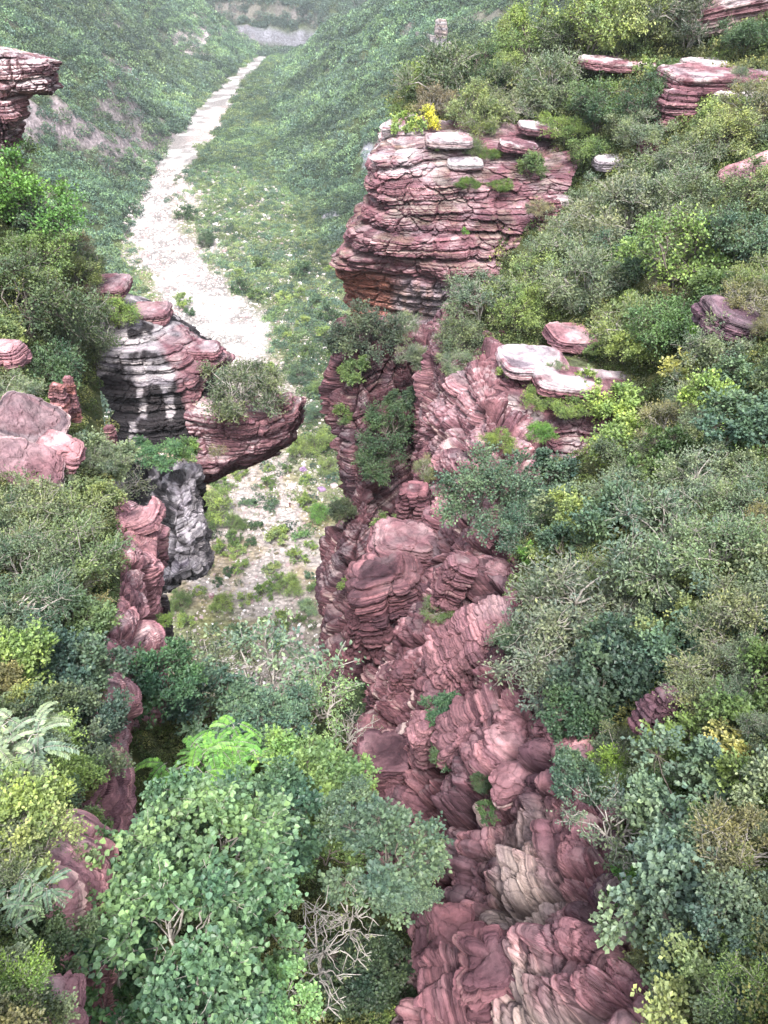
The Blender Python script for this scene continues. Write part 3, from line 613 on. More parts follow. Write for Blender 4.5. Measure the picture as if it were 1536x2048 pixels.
L2b = [PR((370, 770, 76), (430, 780, 76), (480, 800, 76), (530, 790, 75), (575, 790, 75), (600, 796, 75.5), (606, 797, 77)),
       PR((372, 800, 68.6), (420, 812, 67.3), (470, 830, 66.6), (520, 832, 66.6), (555, 812, 67.6), (596, 798, 69), (612, 800, 76)),
       PR((372, 845, 67.8), (420, 850, 66.7), (470, 855, 66), (515, 855, 66.2), (550, 848, 67), (590, 838, 68.5), (605, 835, 76)),
       PR((380, 875, 68.2), (420, 880, 67.4), (470, 882, 66.8), (515, 880, 66.8), (545, 876, 67.2), (580, 866, 68.8), (594, 865, 76)),
       PR((390, 905, 68.4), (420, 908, 67.6), (470, 908, 67.2), (515, 903, 67.4), (542, 896, 67.6), (573, 884, 69.4), (586, 884, 76)),
       PR((395, 952, 69), (408, 954, 68.6), (430, 950, 68.6), (470, 926, 69), (505, 920, 69.4), (540, 905, 70.4), (560, 900, 76)),
       PR((395, 970, 76), (408, 970, 76), (430, 960, 76), (470, 940, 76), (505, 930, 76), (540, 915, 76), (560, 905, 77))]
cliff('projecting_shelf', L2b, 260, 150, dict(seed=45, beds=((1.3, 0.45, 0.45, 8), (0.45, 0.16, 0.12, 4), (0.15, 0.05, 0.04, 2)), joint=2.6, joint_z=0.9, joint_amp=0.3, base=RED * 1.05, alt=PINK * 0.85, altmix=0.6, cream=0.3, grime=0.35, bulge=0.2),
      'long red rock shelf jutting out to a point over the pale valley floor', 'rock shelf', thick=1.5)
L3 = [PR((225, 925, 76), (320, 925, 73), (365, 925, 72), (400, 930, 72), (408, 930, 76)),
      PR((220, 940, 71), (318, 940, 67), (365, 938, 66), (402, 935, 67), (415, 935, 74)),
      PR((228, 1000, 69), (320, 1000, 64.5), (362, 1000, 63.6), (394, 1000, 65), (408, 1000, 73)),
      PR((228, 1060, 68), (322, 1060, 63.4), (366, 1055, 62.8), (402, 1060, 64.4), (415, 1060, 73)),
      PR((230, 1120, 67.5), (325, 1120, 63), (368, 1110, 62.4), (406, 1110, 64), (418, 1110, 73)),
      PR((240, 1168, 68), (332, 1172, 63.5), (368, 1155, 63), (404, 1145, 64.5), (416, 1142, 73)),
      PR((245, 1180, 76), (335, 1182, 74), (368, 1165, 74), (404, 1152, 74), (416, 1150, 76))]
def stain3(c, p, b):
    x = p[:, 0] + 0.12 * (p[:, 2] + 38) + fbm(p * [0.8, 0.8, 0.4], 4, 4) * 3.2
    m = sstep(-17.9, -16.7, x)
    cc = lerp(GREY * 0.65, GREY * 1.3, sstep(0.4, 0.7, noise(p * 1.1, 8))[:, None])
    spots = sstep(0.54, 0.64, noise(p * 0.9, 10) + 0.3 * fbm(p * 3, 3, 11))
    cc2 = lerp(BLACK * 1.6, GREY * 0.9, spots[:, None])
    return lerp(cc2, cc, m[:, None])
cliff('grey_rock_pillar', L3, 170, 260, dict(seed=48, ribs=True, beds=((1.2, 0.25, 0.2, 8), (0.45, 0.12, 0.1, 5), (0.17, 0.04, 0.04, 4)), joint=1.7, joint_z=1.6, joint_amp=0.45, bulge=0.4, stain=stain3),
      'grey and soot-black blocky rock pillar hanging below the stained crag', 'cliff', thick=2.6)
# left crag at the frame edge
L1 = [PR((-120, 90, 86), (-20, 92, 85), (40, 100, 85), (85, 108, 85), (95, 108, 88)),
      PR((-120, 105, 80), (-20, 100, 78), (45, 112, 77), (100, 124, 76.5), (108, 124, 84)),
      PR((-120, 140, 78.5), (-20, 140, 76.5), (55, 145, 75.5), (106, 150, 76), (114, 150, 84)),
      PR((-120, 175, 78), (-20, 175, 76), (50, 178, 75), (108, 178, 75.5), (120, 176, 84)),
      PR((-120, 192, 78), (-30, 190, 76), (20, 190, 76), (48, 190, 78), (60, 188, 84)),
      PR((-120, 240, 78), (-30, 240, 76), (15, 240, 75.6), (46, 238, 77), (58, 238, 84)),
      PR((-120, 320, 78), (-40, 310, 77), (0, 300, 76), (26, 295, 77.5), (38, 290, 84))]
cliff('frame_edge_crag', L1, 180, 200, dict(seed=52, beds=((1.5, 0.4, 0.4, 6), (0.5, 0.18, 0.12, 4), (0.17, 0.05, 0.04, 2)), joint=1.6, joint_z=2.5, joint_amp=0.6, base=RED * 0.95, alt=TAN, altmix=0.6, pale_top=0.8, bulge=0.8),
      'red-brown crag with a pale flat top jutting in high on the far left', 'cliff', thick=2)
# left gorge wall
L5 = [inland(PR((60, 2300, 9.2), (70, 1960, 11), (60, 1800, 13), (150, 1640, 17), (185, 1520, 20), (185, 1400, 24.5), (225, 1290, 29), (235, 1180, 32.5), (240, 1080, 36), (230, 980, 41)), (-2, 0, -0.6)),
      PR((60, 2300, 9.3), (78, 1965, 11), (70, 1800, 13), (160, 1640, 17), (205, 1520, 20), (200, 1400, 24.5), (235, 1290, 29), (245, 1180, 32.5), (250, 1080, 36), (230, 980, 41)),
      PR((130, 2300, 9.8), (135, 1980, 11.5), (120, 1840, 14), (210, 1650, 18), (240, 1530, 21.2), (245, 1400, 25.6), (275, 1290, 30), (288, 1190, 33.5), (298, 1080, 37), (285, 1000, 42)),
      PR((155, 2320, 11), (152, 2060, 12.6), (145, 1930, 15.4), (232, 1720, 19.5), (258, 1570, 22.5), (268, 1420, 27), (310, 1300, 31.5), (313, 1200, 35.5), (325, 1062, 38.8), (312, 1010, 44)),
      PR((158, 2400, 13), (152, 2180, 15), (150, 2060, 18), (232, 1850, 22.5), (260, 1700, 26), (268, 1560, 30), (316, 1400, 35.5), (316, 1290, 40), (308, 1130, 43.5), (303, 1080, 49)),
      PR((158, 2600, 20), (150, 2450, 24), (150, 2300, 26), (232, 2050, 30), (260, 1850, 34), (268, 1700, 38), (312, 1500, 44), (312, 1400, 50), (305, 1260, 55), (303, 1180, 60))]
cliff('left_gorge_wall', L5, 460, 260, dict(seed=61, ribs=True, beds=((1.2, 0.2, 0.15, 8), (0.36, 0.08, 0.07, 6), (0.11, 0.03, 0.03, 5)), joint=2.2, joint_z=2.5, joint_amp=0.6, base=PINK * 1.3, alt=PINK * 1.8, altmix=0.9, cream=1.0, grime=0.3, bulge=1.4, tilt=(0.5, -0.5)),
      'pink banded sandstone face on the left side of the gorge, below the grey pillar', 'cliff', thick=3.2)

# ---------------------------------------------------------------- foliage builder
def unit(v): return v / (np.linalg.norm(v, axis=-1, keepdims=True) + 1e-9)
LEAF = {'small': np.array([(0, 0, 0), (0.5, 0.42, 0.10), (1, 0, 0), (0.5, -0.42, 0.10)]),
        'broad': np.array([(0, 0, 0), (0.22, 0.46, 0.13), (0.62, 0.44, 0.10), (1.05, 0, -0.12), (0.62, -0.44, 0.10), (0.22, -0.46, 0.13)])}
def leaves_mesh(name, pos, dirs, nor, size, width, kind, lob, mat):
    """one small folded blade per position"""
    d = unit(dirs); n = unit(nor - (nor * d).sum(1, keepdims=True) * d); s_ = np.cross(n, d)
    T = LEAF[kind]; k = len(T)
    V = pos[:, None, :] + size[:, None, None] * (T[None, :, 0:1] * d[:, None, :] + width * T[None, :, 1:2] * s_[:, None, :] + T[None, :, 2:3] * n[:, None, :])
    m = len(pos); base = (np.arange(m) * k)[:, None]
    if kind == 'small': Fq = np.concatenate([base + [0, 1, 2], base + [0, 2, 3]], 1).reshape(-1, 3); rep = 2
    else: Fq = np.concatenate([base + [0, 1, 2], base + [0, 2, 3], base + [0, 3, 4], base + [0, 4, 5]], 1).reshape(-1, 3); rep = 4
    me = mesh_np(name, V.reshape(-1, 3), Fq, False, {'lob': ('FACE', np.repeat(lob, rep))}, mat)
    return me
def tubes_mesh(name, lines, mat, sides=4):
    """lines: list of (points (n,3), radii (n,))"""
    VV, FF, o = [], [], 0
    for pts, rad in lines:
        pts = np.asarray(pts, float); n = len(pts); t = unit(np.gradient(pts, axis=0))
        up = np.where(np.abs(t[:, 2:3]) > 0.9, [[1., 0, 0]], [[0, 0, 1.]]); a = unit(np.cross(t, up)); b = np.cross(t, a)
        ang = np.arange(sides) * 2 * math.pi / sides
        ring = pts[:, None] + np.asarray(rad)[:, None, None] * (np.cos(ang)[None, :, None] * a[:, None] + np.sin(ang)[None, :, None] * b[:, None])
        VV.append(ring.reshape(-1, 3)); i = np.arange(n - 1)[:, None] * sides; j = np.arange(sides)[None]; j2 = (j + 1) % sides
        FF.append((np.stack([i + j, i + j2, i + sides + j2, i + sides + j], -1).reshape(-1, 4)) + o); o += n * sides
    return mesh_np(name, np.concatenate(VV), np.concatenate(FF), True, None, mat)
def curve_pts(a, b, rng, n=5, wob=0.12, sag=0.0):
    t = np.linspace(0, 1, n)[:, None]; L = np.linalg.norm(b - a)
    p = a + (b - a) * t; p[1:-1] += rng.normal(0, wob * L * 0.4, (n - 2, 3)); p[:, 2] += (sag * L * 4 * t * (1 - t))[:, 0]
    return p
def make_crown(seed, style, nleaf, leaf, width=1.0, h=0.8, nlobe=16, kind='small', lay=0.0, openness=0.5, twig_r=0.008, pale=False):
    """unit-radius bush: returns (foliage mesh, stem mesh)"""
    rng = np.random.default_rng(seed)
    # lobes over an uneven dome
    d = unit(rng.normal(0, 1, (nlobe * 3, 3)) * [1, 1, 0.9]); d[:, 2] = np.abs(d[:, 2]) * rng.choice([1, 1, 1, -0.25], len(d)); d = d[:nlobe]
    rr = rng.uniform(0.35, 0.82, nlobe); C = d * rr[:, None] * [1, 1, h]; C[:, 2] += 0.30 * h
    if lay: C[:, 2] = np.round(C[:, 2] / lay) * lay
    lr = rng.uniform(0.20, 0.38, nlobe) * (1.15 if nlobe < 14 else 1)
    ltint = rng.uniform(0, 1, nlobe)
    stems = []; root = np.array([0, 0, -0.25])
    hubs = [root + np.array([rng.normal(0, .12), rng.normal(0, .12), rng.uniform(.3, .5)]) for _ in range(4)]
    for hb in hubs: stems.append((curve_pts(root, hb, rng, 4), np.linspace(0.030, 0.02, 4)))
    ntw = max(8, int(nleaf / nlobe / 12)); pos, dr, nr, lb = [], [], [], []
    for i in range(nlobe):
        hb = min(hubs, key=lambda q: np.linalg.norm(q - C[i]))
        stems.append((curve_pts(hb, C[i], rng, 5, 0.2, 0.1), np.linspace(0.018, 0.008, 5)))
        td = unit(rng.normal(0, 1, (ntw, 3)) + d[i] * 0.7 + [0, 0, 0.35]); 
        if lay: td[:, 2] *= 0.25; td = unit(td)
        tl = lr[i] * rng.uniform(0.6, 1.35, ntw)
        for j in range(ntw):
            e = C[i] + td[j] * tl[j] * [1, 1, h]
            if rng.random() < 0.5:
                q = curve_pts(C[i], e, rng, 4, 0.15); stems.append((q, np.linspace(twig_r * 0.8, twig_r * 0.3, 4)))
            n = 12; t = rng.uniform(0.25, 1.05, n) if style != 'tip' else rng.uniform(0.7, 1.08, n)
            pp = C[i] + (e - C[i]) * t[:, None] + rng.normal(0, 0.028, (n, 3))
            dd = unit(td[j] * 0.7 + rng.normal(0, 0.75, (n, 3)))
            nn = unit(np.array([0, 0, 1.1]) + d[i] * 0.4 + rng.normal(0, openness, (n, 3)))
            pos.append(pp); dr.append(dd); nr.append(nn); lb.append(np.full(n, ltint[i]) + rng.normal(0, 0.12, n))
    pos = np.concatenate(pos); dr = np.concatenate(dr); nr = np.concatenate(nr); lb = np.clip(np.concatenate(lb), 0, 1)
    if len(pos) > nleaf: k = rng.permutation(len(pos))[:nleaf]; pos, dr, nr, lb = pos[k], dr[k], nr[k], lb[k]
    size = leaf * rng.uniform(0.7, 1.3, len(pos))
    return leaves_mesh('foliage', pos, dr, nr, size, width, kind, lb, M_LEAF), tubes_mesh('branches', stems, M_TWIG if pale else M_BARK, 3)
def make_pinnate(seed, nfr=46, h=0.8, fl=0.55, leaflet=0.12, pairs=11):
    """bush of long feather-shaped fronds, unit radius"""
    rng = np.random.default_rng(seed); pos, dr, nr, lb, stems = [], [], [], [], []
    root = np.array([0, 0, -0.3]); tips = []
    for _ in range(9):
        e = np.array([rng.uniform(-.55, .55), rng.uniform(-.55, .55), rng.uniform(.1, .55) * h]); tips.append(e)
        stems.append((curve_pts(root, e, rng, 6, 0.2, 0.15), np.linspace(0.028, 0.010, 6)))
    for f in range(nfr):
        b = tips[f % 9] + rng.normal(0, 0.05, 3); az = rng.uniform(0, 2 * math.pi); L = fl * rng.uniform(0.7, 1.15)
        hd = np.array([math.cos(az), math.sin(az), 0]); t = np.linspace(0, 1, pairs + 3)
        rise = rng.uniform(0.15, 0.6); line = b + hd * (t * L)[:, None] + np.array([0, 0, 1]) * ((rise * t - 0.75 * t * t) * L)[:, None]
        stems.append((line, np.linspace(0.006, 0.002, len(t)))); tg = unit(np.gradient(line, axis=0)); sd_ = np.cross([0, 0, 1.], hd); tt = rng.uniform(0, 1)
        for k in range(2, len(t)):
            for sgn in (-1, 1):
                pos.append(line[k]); dr.append(tg[k] * 0.55 + sd_ * sgn + [0, 0, -0.15]); nr.append(np.array([0, 0, 1]) + sd_ * sgn * 0.25 + rng.normal(0, 0.12, 3)); lb.append(tt)
    pos, dr, nr = map(np.array, (pos, dr, nr)); size = leaflet * rng.uniform(0.8, 1.15, len(pos))
    return leaves_mesh('foliage', pos, dr, nr, size, 0.62, 'small', np.array(lb), M_LEAF), tubes_mesh('branches', stems, M_TWIG, 3)
PROTO = {
    'fine': [make_crown(100 + i, 'all', 9500, 0.050, 0.62, 0.78, 26, openness=0.8, pale=True) for i in range(4)],
    'dense': [make_crown(200 + i, 'tip', 7500, 0.072, 0.9, 0.85, 18, openness=0.5) for i in range(4)],
    'tuft': [make_crown(300 + i, 'all', 5200, 0.075, 0.85, 0.9, 12, openness=0.6) for i in range(4)],
    'layer': [make_crown(400 + i, 'all', 6500, 0.066, 0.8, 0.75, 20, lay=0.22, openness=0.35) for i in range(2)],
    'small': [make_crown(500 + i, 'all', 1500, 0.12, 0.9, 0.8, 9, openness=0.6) for i in range(4)],
    'broad': [make_crown(600 + i, 'all', 4600, 0.070, 1.0, 1.0, 20, kind='broad', openness=0.75, pale=True) for i in range(3)],
    'far': [make_crown(250 + i, 'all', 9500, 0.042, 0.9, 0.85, 24, openness=0.5) for i in range(4)],
    'grassy': [make_crown(700 + i, 'all', 5000, 0.10, 0.22, 0.5, 20, openness=1.2) for i in range(2)],
    'sparse': [make_crown(800 + i, 'all', 2600, 0.055, 0.7, 0.9, 22, openness=0.8, pale=True, twig_r=0.012) for i in range(2)],
    'pinnate': [make_pinnate(900 + i) for i in range(2)],
    'bare': [make_crown(950, 'all', 260, 0.05, 0.7, 0.9, 26, openness=0.8, pale=True, twig_r=0.014)],
}
PCOUNT = {k: 0 for k in PROTO}
def surf_hit(px, py, names=('right_slope', 'left_slope')):
    d = Vector(P(px, py, 1)); best = None
    for nm, bv in BVH:
        if names and nm not in names: continue
        h = bv.ray_cast(Vector((0, 0, 0)), d)
        if h[0] is not None and (best is None or h[3] < best[0].length): best = (h[0], nm)
    if best is None: return None, None
    return best
def bush(px, py, r, style, col, name, label, cat, group=None, R=None, flat=1.0, seed=None):
    """crown centre seen at (px, py), crown radius r photograph pixels; stands on the slope there unless R is given"""
    rng = np.random.default_rng(int(px * 7 + py * 13 + r) if seed is None else seed)
    if R is None:
        hit, _ = surf_hit(px, py + 0.45 * r, None)
        if hit is None: return None
        R = hit.length; S = r * R / F
        c = np.array(P(px, py + 0.35 * r, R - 0.25 * S))
    else:
        S = r * R / F; c = np.array(P(px, py + 0.30 * r, R))
    if style in ('dense', 'tuft') and S > 2.0: style = 'far'
    pr = PROTO[style]; fm, bmh = pr[PCOUNT[style] % len(pr)]; PCOUNT[style] += 1
    root = empty(name, c, label, cat, group, rng.uniform(0, 6.28))
    S *= 1.12; root.scale = (S * rng.uniform(0.92, 1.1), S * rng.uniform(0.92, 1.1), S * flat * rng.uniform(0.9, 1.1))
    f = link('foliage', fm, root); b = link('branches', bmh, root)
    if style == 'broad': root.scale = [q * 0.93 for q in root.scale]
    cc = np.array(col) * ([1.22, 1.22, 1.1] if style == 'broad' else [1, 1, 1]) * [1.28, 1.32, 1.18] * rng.uniform(0.88, 1.12); cc = lerp(cc, cc.mean(), 0.14) * 1.04; f.color = (*cc, 1)
    return root
# palette of leaf colours
GG = (0.120, 0.148, 0.100)   # grey-green
DG = (0.045, 0.082, 0.045)   # dark green
BG = (0.070, 0.115, 0.082)   # blue-green
MG = (0.085, 0.130, 0.045)   # mid green
LG = (0.150, 0.200, 0.060)   # light green
YG = (0.180, 0.225, 0.085)   # yellow-green
YY = (0.420, 0.380, 0.040)   # yellow
VG = (0.090, 0.190, 0.040)   # vivid green
OL = (0.130, 0.120, 0.065)   # olive-brown
BR = (0.150, 0.115, 0.085)   # brownish
BUSHES = [
 # upper right
 (1175, 70, 78, 'tuft', YG, 'shrub', 'broad yellow-green shrub on the skyline at the upper right, left of the dark tree'),
 (1060, 85, 58, 'tuft', LG, 'shrub', 'light green shrub on the skyline right of the far footpath'),
 (955, 150, 58, 'dense', DG, 'tree', 'dark green small tree above the headland, among paler bushes'),
 (850, 160, 52, 'tuft', LG, 'shrub', 'pale green shrub at the far left end of the upper right ridge'),
 (1010, 150, 40, 'tuft', YG, 'shrub', 'yellowish shrub between the dark small tree and the skyline bush'),
 (868, 212, 46, 'fine', BR, 'shrub', 'brownish twiggy shrub just behind the small bright yellow bush'),
 (945, 225, 50, 'tuft', (0.19, 0.22, 0.10), 'shrub', 'speckled yellow-green shrub above the white topped slab'),
 (850, 247, 26, 'small', YY, 'shrub', 'small bright yellow bush on the rim of the layered headland'),
 (812, 252, 32, 'small', LG, 'shrub', 'light green low bush left of the bright yellow bush'),
 (1100, 175, 62, 'fine', GG, 'shrub', 'grey-green bush in the middle of the upper right slope'),
 (1030, 225, 52, 'fine', (0.13, 0.145, 0.09), 'shrub', 'pale grey bush standing over the small perched slab'),
 (1130, 255, 50, 'grassy', LG, 'shrub', 'light green grassy clump on the upper ledges right of the perched slab'),
 (1195, 225, 60, 'dense', DG, 'shrub', 'dark shrub under the long flat ledge, upper right'),
 (1375, 60, 62, 'fine', (0.07, 0.085, 0.06), 'tree', 'dark grey-green tree below the block at the top right'),
 (1320, 20, 42, 'small', (0.22, 0.22, 0.07), 'tree', 'yellow tree on the skyline near the top right'),
 (1490, 78, 48, 'dense', DG, 'tree', 'dark green tree right of the banded upper ledge'),
 (1290, 60, 60, 'tuft', (0.17, 0.2, 0.09), 'shrub', 'pale green bush on the skyline left of the yellow tree'),
 (1235, 82, 45, 'grassy', YG, 'shrub', 'straw-green tussock slope bush above the long flat ledge'),
 (1292, 218, 58, 'dense', DG, 'shrub', 'large dark green shrub left of the banded upper ledge'),
 (1445, 242, 50, 'tuft', YG, 'shrub', 'open yellow-green small tree below the banded upper ledge'),
 (1290, 275, 50, 'fine', GG, 'shrub', 'grey-green shrub under the large dark shrub, upper right'),
 (1180, 305, 45, 'tuft', MG, 'shrub', 'green shrub at the right end of the headland top'),
 (1440, 290, 60, 'tuft', (0.17, 0.19, 0.08), 'shrub', 'light olive bush near the right edge under the open small tree'),
 (1505, 230, 55, 'fine', OL, 'shrub', 'olive-brown bush at the right edge beside the banded ledge'),
 (1385, 330, 60, 'fine', GG, 'shrub', 'dull grey bush under the pale rock at upper right'),
 (1505, 390, 70, 'tuft', (0.13, 0.16, 0.075), 'shrub', 'light green bush at the right edge, a fifth of the way down'),
 # middle right
 (1230, 440, 92, 'fine', (0.12, 0.13, 0.095), 'shrub', 'big twiggy grey shrub just right of the headland foot'),
 (1140, 500, 82, 'fine', GG, 'shrub', 'big grey-green shrub touching the right side of the headland'),
 (1345, 520, 108, 'dense', (0.12, 0.18, 0.055), 'tree', 'large round light green tree in the middle of the right slope'),
 (1485, 480, 82, 'dense', BG, 'shrub', 'dark blue-green shrub at the right edge beside the large round tree'),
 (1340, 400, 70, 'fine', GG, 'shrub', 'grey shrub above the large round light green tree'),
 (1075, 555, 62, 'tuft', YG, 'shrub', 'yellow-green shrub below the headland foot'),
 (960, 600, 78, 'fine', (0.10, 0.135, 0.10), 'shrub', 'soft grey-green shrub spreading under the headland overhang'),
 (1035, 625, 58, 'tuft', LG, 'shrub', 'light green shrub left of the tilted pink slab'),
 (1165, 572, 75, 'fine', GG, 'shrub', 'grey shrub directly above the tilted pink slab'),
 (1245, 520, 60, 'dense', BG, 'shrub', 'dark shrub tucked left of the large round tree'),
 (1330, 650, 88, 'dense', (0.065, 0.12, 0.05), 'tree', 'dark green tree under the large round light green tree'),
 (1248, 605, 30, 'small', YG, 'shrub', 'small yellowish bush over the tilted pink slab'),
 (1248, 700, 46, 'tuft', YG, 'shrub', 'bright yellow-green bush right of the tilted pink slab'),
 (1308, 698, 48, 'tuft', (0.16, 0.2, 0.06), 'shrub', 'yellow-green bush in the thicket right of the white faced slab'),
 (1380, 745, 50, 'small', (0.28, 0.27, 0.10), 'shrub', 'straw-yellow bush among green ones right of the ledges'),
 (1445, 700, 75, 'fine', GG, 'shrub', 'grey-green bush right of the straw-yellow bush'),
 (1390, 670, 32, 'small', VG, 'shrub', 'small vivid green bush on the middle right slope'),
 (1240, 815, 62, 'tuft', (0.19, 0.25, 0.06), 'shrub', 'bright lime-green bush under the right end of the long ledge'),
 (1245, 895, 68, 'tuft', (0.19, 0.25, 0.07), 'shrub', 'second bright lime-green bush, right of the stepped ledges'),
 (1420, 820, 68, 'tuft', (0.15, 0.21, 0.06), 'shrub', 'bright green bush in the middle of the right thicket'),
 (1500, 860, 88, 'dense', BG, 'tree', 'dark blue-green tree at the right edge, halfway down'),
 (1335, 850, 62, 'fine', OL, 'shrub', 'brownish thin bush between two bright bushes on the right'),
 (1330, 930, 70, 'dense', MG, 'shrub', 'mid green shrub below the brownish thin bush'),
 (1500, 620, 58, 'fine', OL, 'shrub', 'olive bush above the dark layered ledge at the right edge'),
 (1145, 805, 50, 'grassy', LG, 'plant', 'cushion of flowering grass hanging over the middle ledges'),
 (1075, 790, 40, 'grassy', LG, 'plant', 'grass tuft on the ledge left of the flowering cushion'),
 (1085, 860, 34, 'grassy', VG, 'plant', 'vivid green grass below the flowering cushion'),
 (1000, 878, 36, 'grassy', LG, 'plant', 'small flowering grass clump beside the pink spur'),
 (1175, 760, 26, 'small', LG, 'shrub', 'small light bush between the two pale slabs'),
 (965, 985, 100, 'dense', BG, 'tree', 'dark green tree overhanging the gorge below the stepped ledges'),
 (1085, 965, 72, 'dense', (0.05, 0.085, 0.065), 'tree', 'dark blue-green tree right of the overhanging one'),
 (1165, 1030, 72, 'tuft', (0.17, 0.21, 0.07), 'shrub', 'yellow-green shrub behind the gorge rim, below the dark trees'),
 (1100, 1085, 45, 'tuft', YG, 'shrub', 'yellow-green shrub on the gorge rim below the dark trees'),
 (1055, 1110, 26, 'small', VG, 'shrub', 'small vivid bush on top of the pink wall'),
 (1250, 985, 70, 'fine', GG, 'shrub', 'grey-green shrub right of the yellow-green rim shrub'),
 (1400, 960, 85, 'fine', (0.115, 0.145, 0.11), 'shrub', 'pale blue-grey shrub on the right, just below mid height'),
 (1495, 1000, 80, 'fine', (0.13, 0.17, 0.11), 'shrub', 'pale green feathery shrub at the right edge, at mid height'),
 (1310, 1080, 130, 'fine', (0.10, 0.135, 0.10), 'tree', 'wide grey-green feathery tree in the middle of the right thicket'),
 (1470, 1110, 95, 'fine', (0.10, 0.14, 0.085), 'shrub', 'grey-green shrub right of the wide feathery tree'),
 # lower right
 (1160, 1210, 135, 'fine', (0.12, 0.14, 0.115), 'tree', 'huge silvery fine-leaved bush overhanging the gorge wall'),
 (1110, 1330, 115, 'fine', (0.11, 0.13, 0.11), 'shrub', 'silvery bush hanging down the pink wall below the huge one'),
 (1225, 1355, 105, 'dense', (0.05, 0.08, 0.06), 'tree', 'dark green tree right of the silvery hanging bush'),
 (1365, 1150, 60, 'fine', BG, 'shrub', 'dark grey-green shrub left of the round yellow-green bush'),
 (1420, 1150, 52, 'tuft', (0.19, 0.21, 0.07), 'shrub', 'round yellow-green bush right of the huge silvery bush'),
 (1355, 1255, 62, 'tuft', (0.18, 0.20, 0.08), 'shrub', 'yellow-green shrub between the silvery and the olive bushes'),
 (1470, 1250, 95, 'fine', (0.135, 0.15, 0.09), 'shrub', 'olive-grey bush at the right edge below the round bush'),
 (1300, 1190, 40, 'small', VG, 'shrub', 'small bright green bush poking out behind the silvery bush'),
 (1500, 1370, 85, 'tuft', MG, 'shrub', 'green leafy shrub at the right edge, two thirds down'),
 (1170, 1425, 70, 'dense', DG, 'shrub', 'dark shrub over the pink blocks of the rim'),
 (1240, 1500, 62, 'fine', (0.10, 0.12, 0.07), 'shrub', 'dull olive bush just above the bright lime tree'),
 (1400, 1375, 80, 'fine', (0.15, 0.16, 0.09), 'shrub', 'pale olive twiggy shrub above the red rock on the right slope'),
 (1370, 1480, 70, 'tuft', (0.13, 0.18, 0.05), 'shrub', 'leafy green shrub right of the red rock on the right slope'),
 (1470, 1490, 48, 'small', (0.26, 0.23, 0.08), 'shrub', 'small yellowing shrub near the right edge'),
 (1152, 1545, 55, 'dense', BG, 'shrub', 'blue-green shrub left of the bright lime tree'),
 (1225, 1550, 58, 'tuft', (0.20, 0.30, 0.06), 'tree', 'bright lime-green umbrella-shaped small tree over the gorge rim'),
 (1235, 1650, 100, 'sparse', (0.10, 0.13, 0.11), 'shrub', 'thin silvery bush with bare twigs reaching over the gorge'),
 (1370, 1600, 105, 'dense', (0.085, 0.125, 0.10), 'tree', 'blue-green tree right of the bright lime tree'),
 (1470, 1600, 80, 'tuft', (0.10, 0.14, 0.05), 'shrub', 'mid green bush at the right edge behind the blue-green tree'),
 (1480, 1720, 95, 'fine', OL, 'shrub', 'brown-olive twiggy bush at the lower right edge'),
 (1262, 1768, 42, 'small', VG, 'shrub', 'vivid green small bush on the gorge rim, lower right'),
 (1365, 1790, 120, 'dense', (0.095, 0.135, 0.11), 'tree', 'large silvery blue-green tree at the lower right'),
 (1500, 1830, 80, 'dense', (0.085, 0.12, 0.09), 'shrub', 'blue-green bush at the lower right edge'),
 (1390, 1910, 95, 'dense', (0.07, 0.105, 0.085), 'shrub', 'dark blue-green bush under the large silvery tree'),
 (1450, 1880, 42, 'small', (0.26, 0.25, 0.05), 'shrub', 'yellow-leaved small bush in the lower right thicket'),
 (1310, 1950, 60, 'tuft', (0.19, 0.20, 0.11), 'shrub', 'pale straw-green bush on the rim near the bottom right'),
 (1400, 2015, 90, 'tuft', (0.18, 0.20, 0.08), 'shrub', 'pale yellow-green bush at the bottom right'),
 (1510, 1990, 70, 'fine', MG, 'shrub', 'dull green bush in the bottom right corner'),
 # left, far to near
 (65, 420, 100, 'dense', VG, 'shrub', 'vivid green vine-covered bush under the crag at the left edge'),
 (20, 350, 70, 'dense', MG, 'shrub', 'dark green bush right under the crag at the left edge'),
 (135, 500, 48, 'fine', BR, 'shrub', 'brownish bush on the left ridge above the valley'),
 (70, 520, 75, 'tuft', MG, 'shrub', 'green bush below the vine-covered one on the left'),
 (160, 560, 50, 'tuft', (0.14, 0.17, 0.06), 'shrub', 'yellowish bush behind the top of the stained crag'),
 (60, 620, 95, 'dense', (0.07, 0.10, 0.05), 'shrub', 'dull green bush at the left edge above the pale pink boulder'),
 (150, 655, 80, 'fine', (0.06, 0.085, 0.05), 'shrub', 'dark bush against the left side of the stained crag'),
 (235, 630, 42, 'tuft', (0.12, 0.18, 0.05), 'shrub', 'bright green bush growing on top of the stained crag'),
 (110, 740, 80, 'dense', DG, 'shrub', 'dark shrub right of the pale pink boulder on the left'),
 (210, 820, 52, 'tuft', (0.11, 0.14, 0.06), 'shrub', 'light green shrub beside the black wall of the crag'),
 (92, 878, 30, 'tuft', MG, 'shrub', 'small green bush growing between the two leaning slabs'),
 (18, 905, 34, 'fine', (0.13, 0.16, 0.08), 'shrub', 'pale bush over the left part of the lower leaning slab'),
 (125, 955, 30, 'fine', GG, 'shrub', 'grey bush at the foot of the leaning slabs'),
 (30, 790, 55, 'fine', GG, 'shrub', 'grey-green shrub at the left edge above the leaning slabs'),
 (200, 920, 55, 'fine', GG, 'shrub', 'grey shrub between the leaning slabs and the black wall'),
 (250, 965, 70, 'sparse', (0.12, 0.13, 0.10), 'shrub', 'twiggy grey shrub under the black wall'),
 (55, 1020, 85, 'fine', (0.14, 0.16, 0.09), 'shrub', 'pale olive shrub at the left edge below the leaning slabs'),
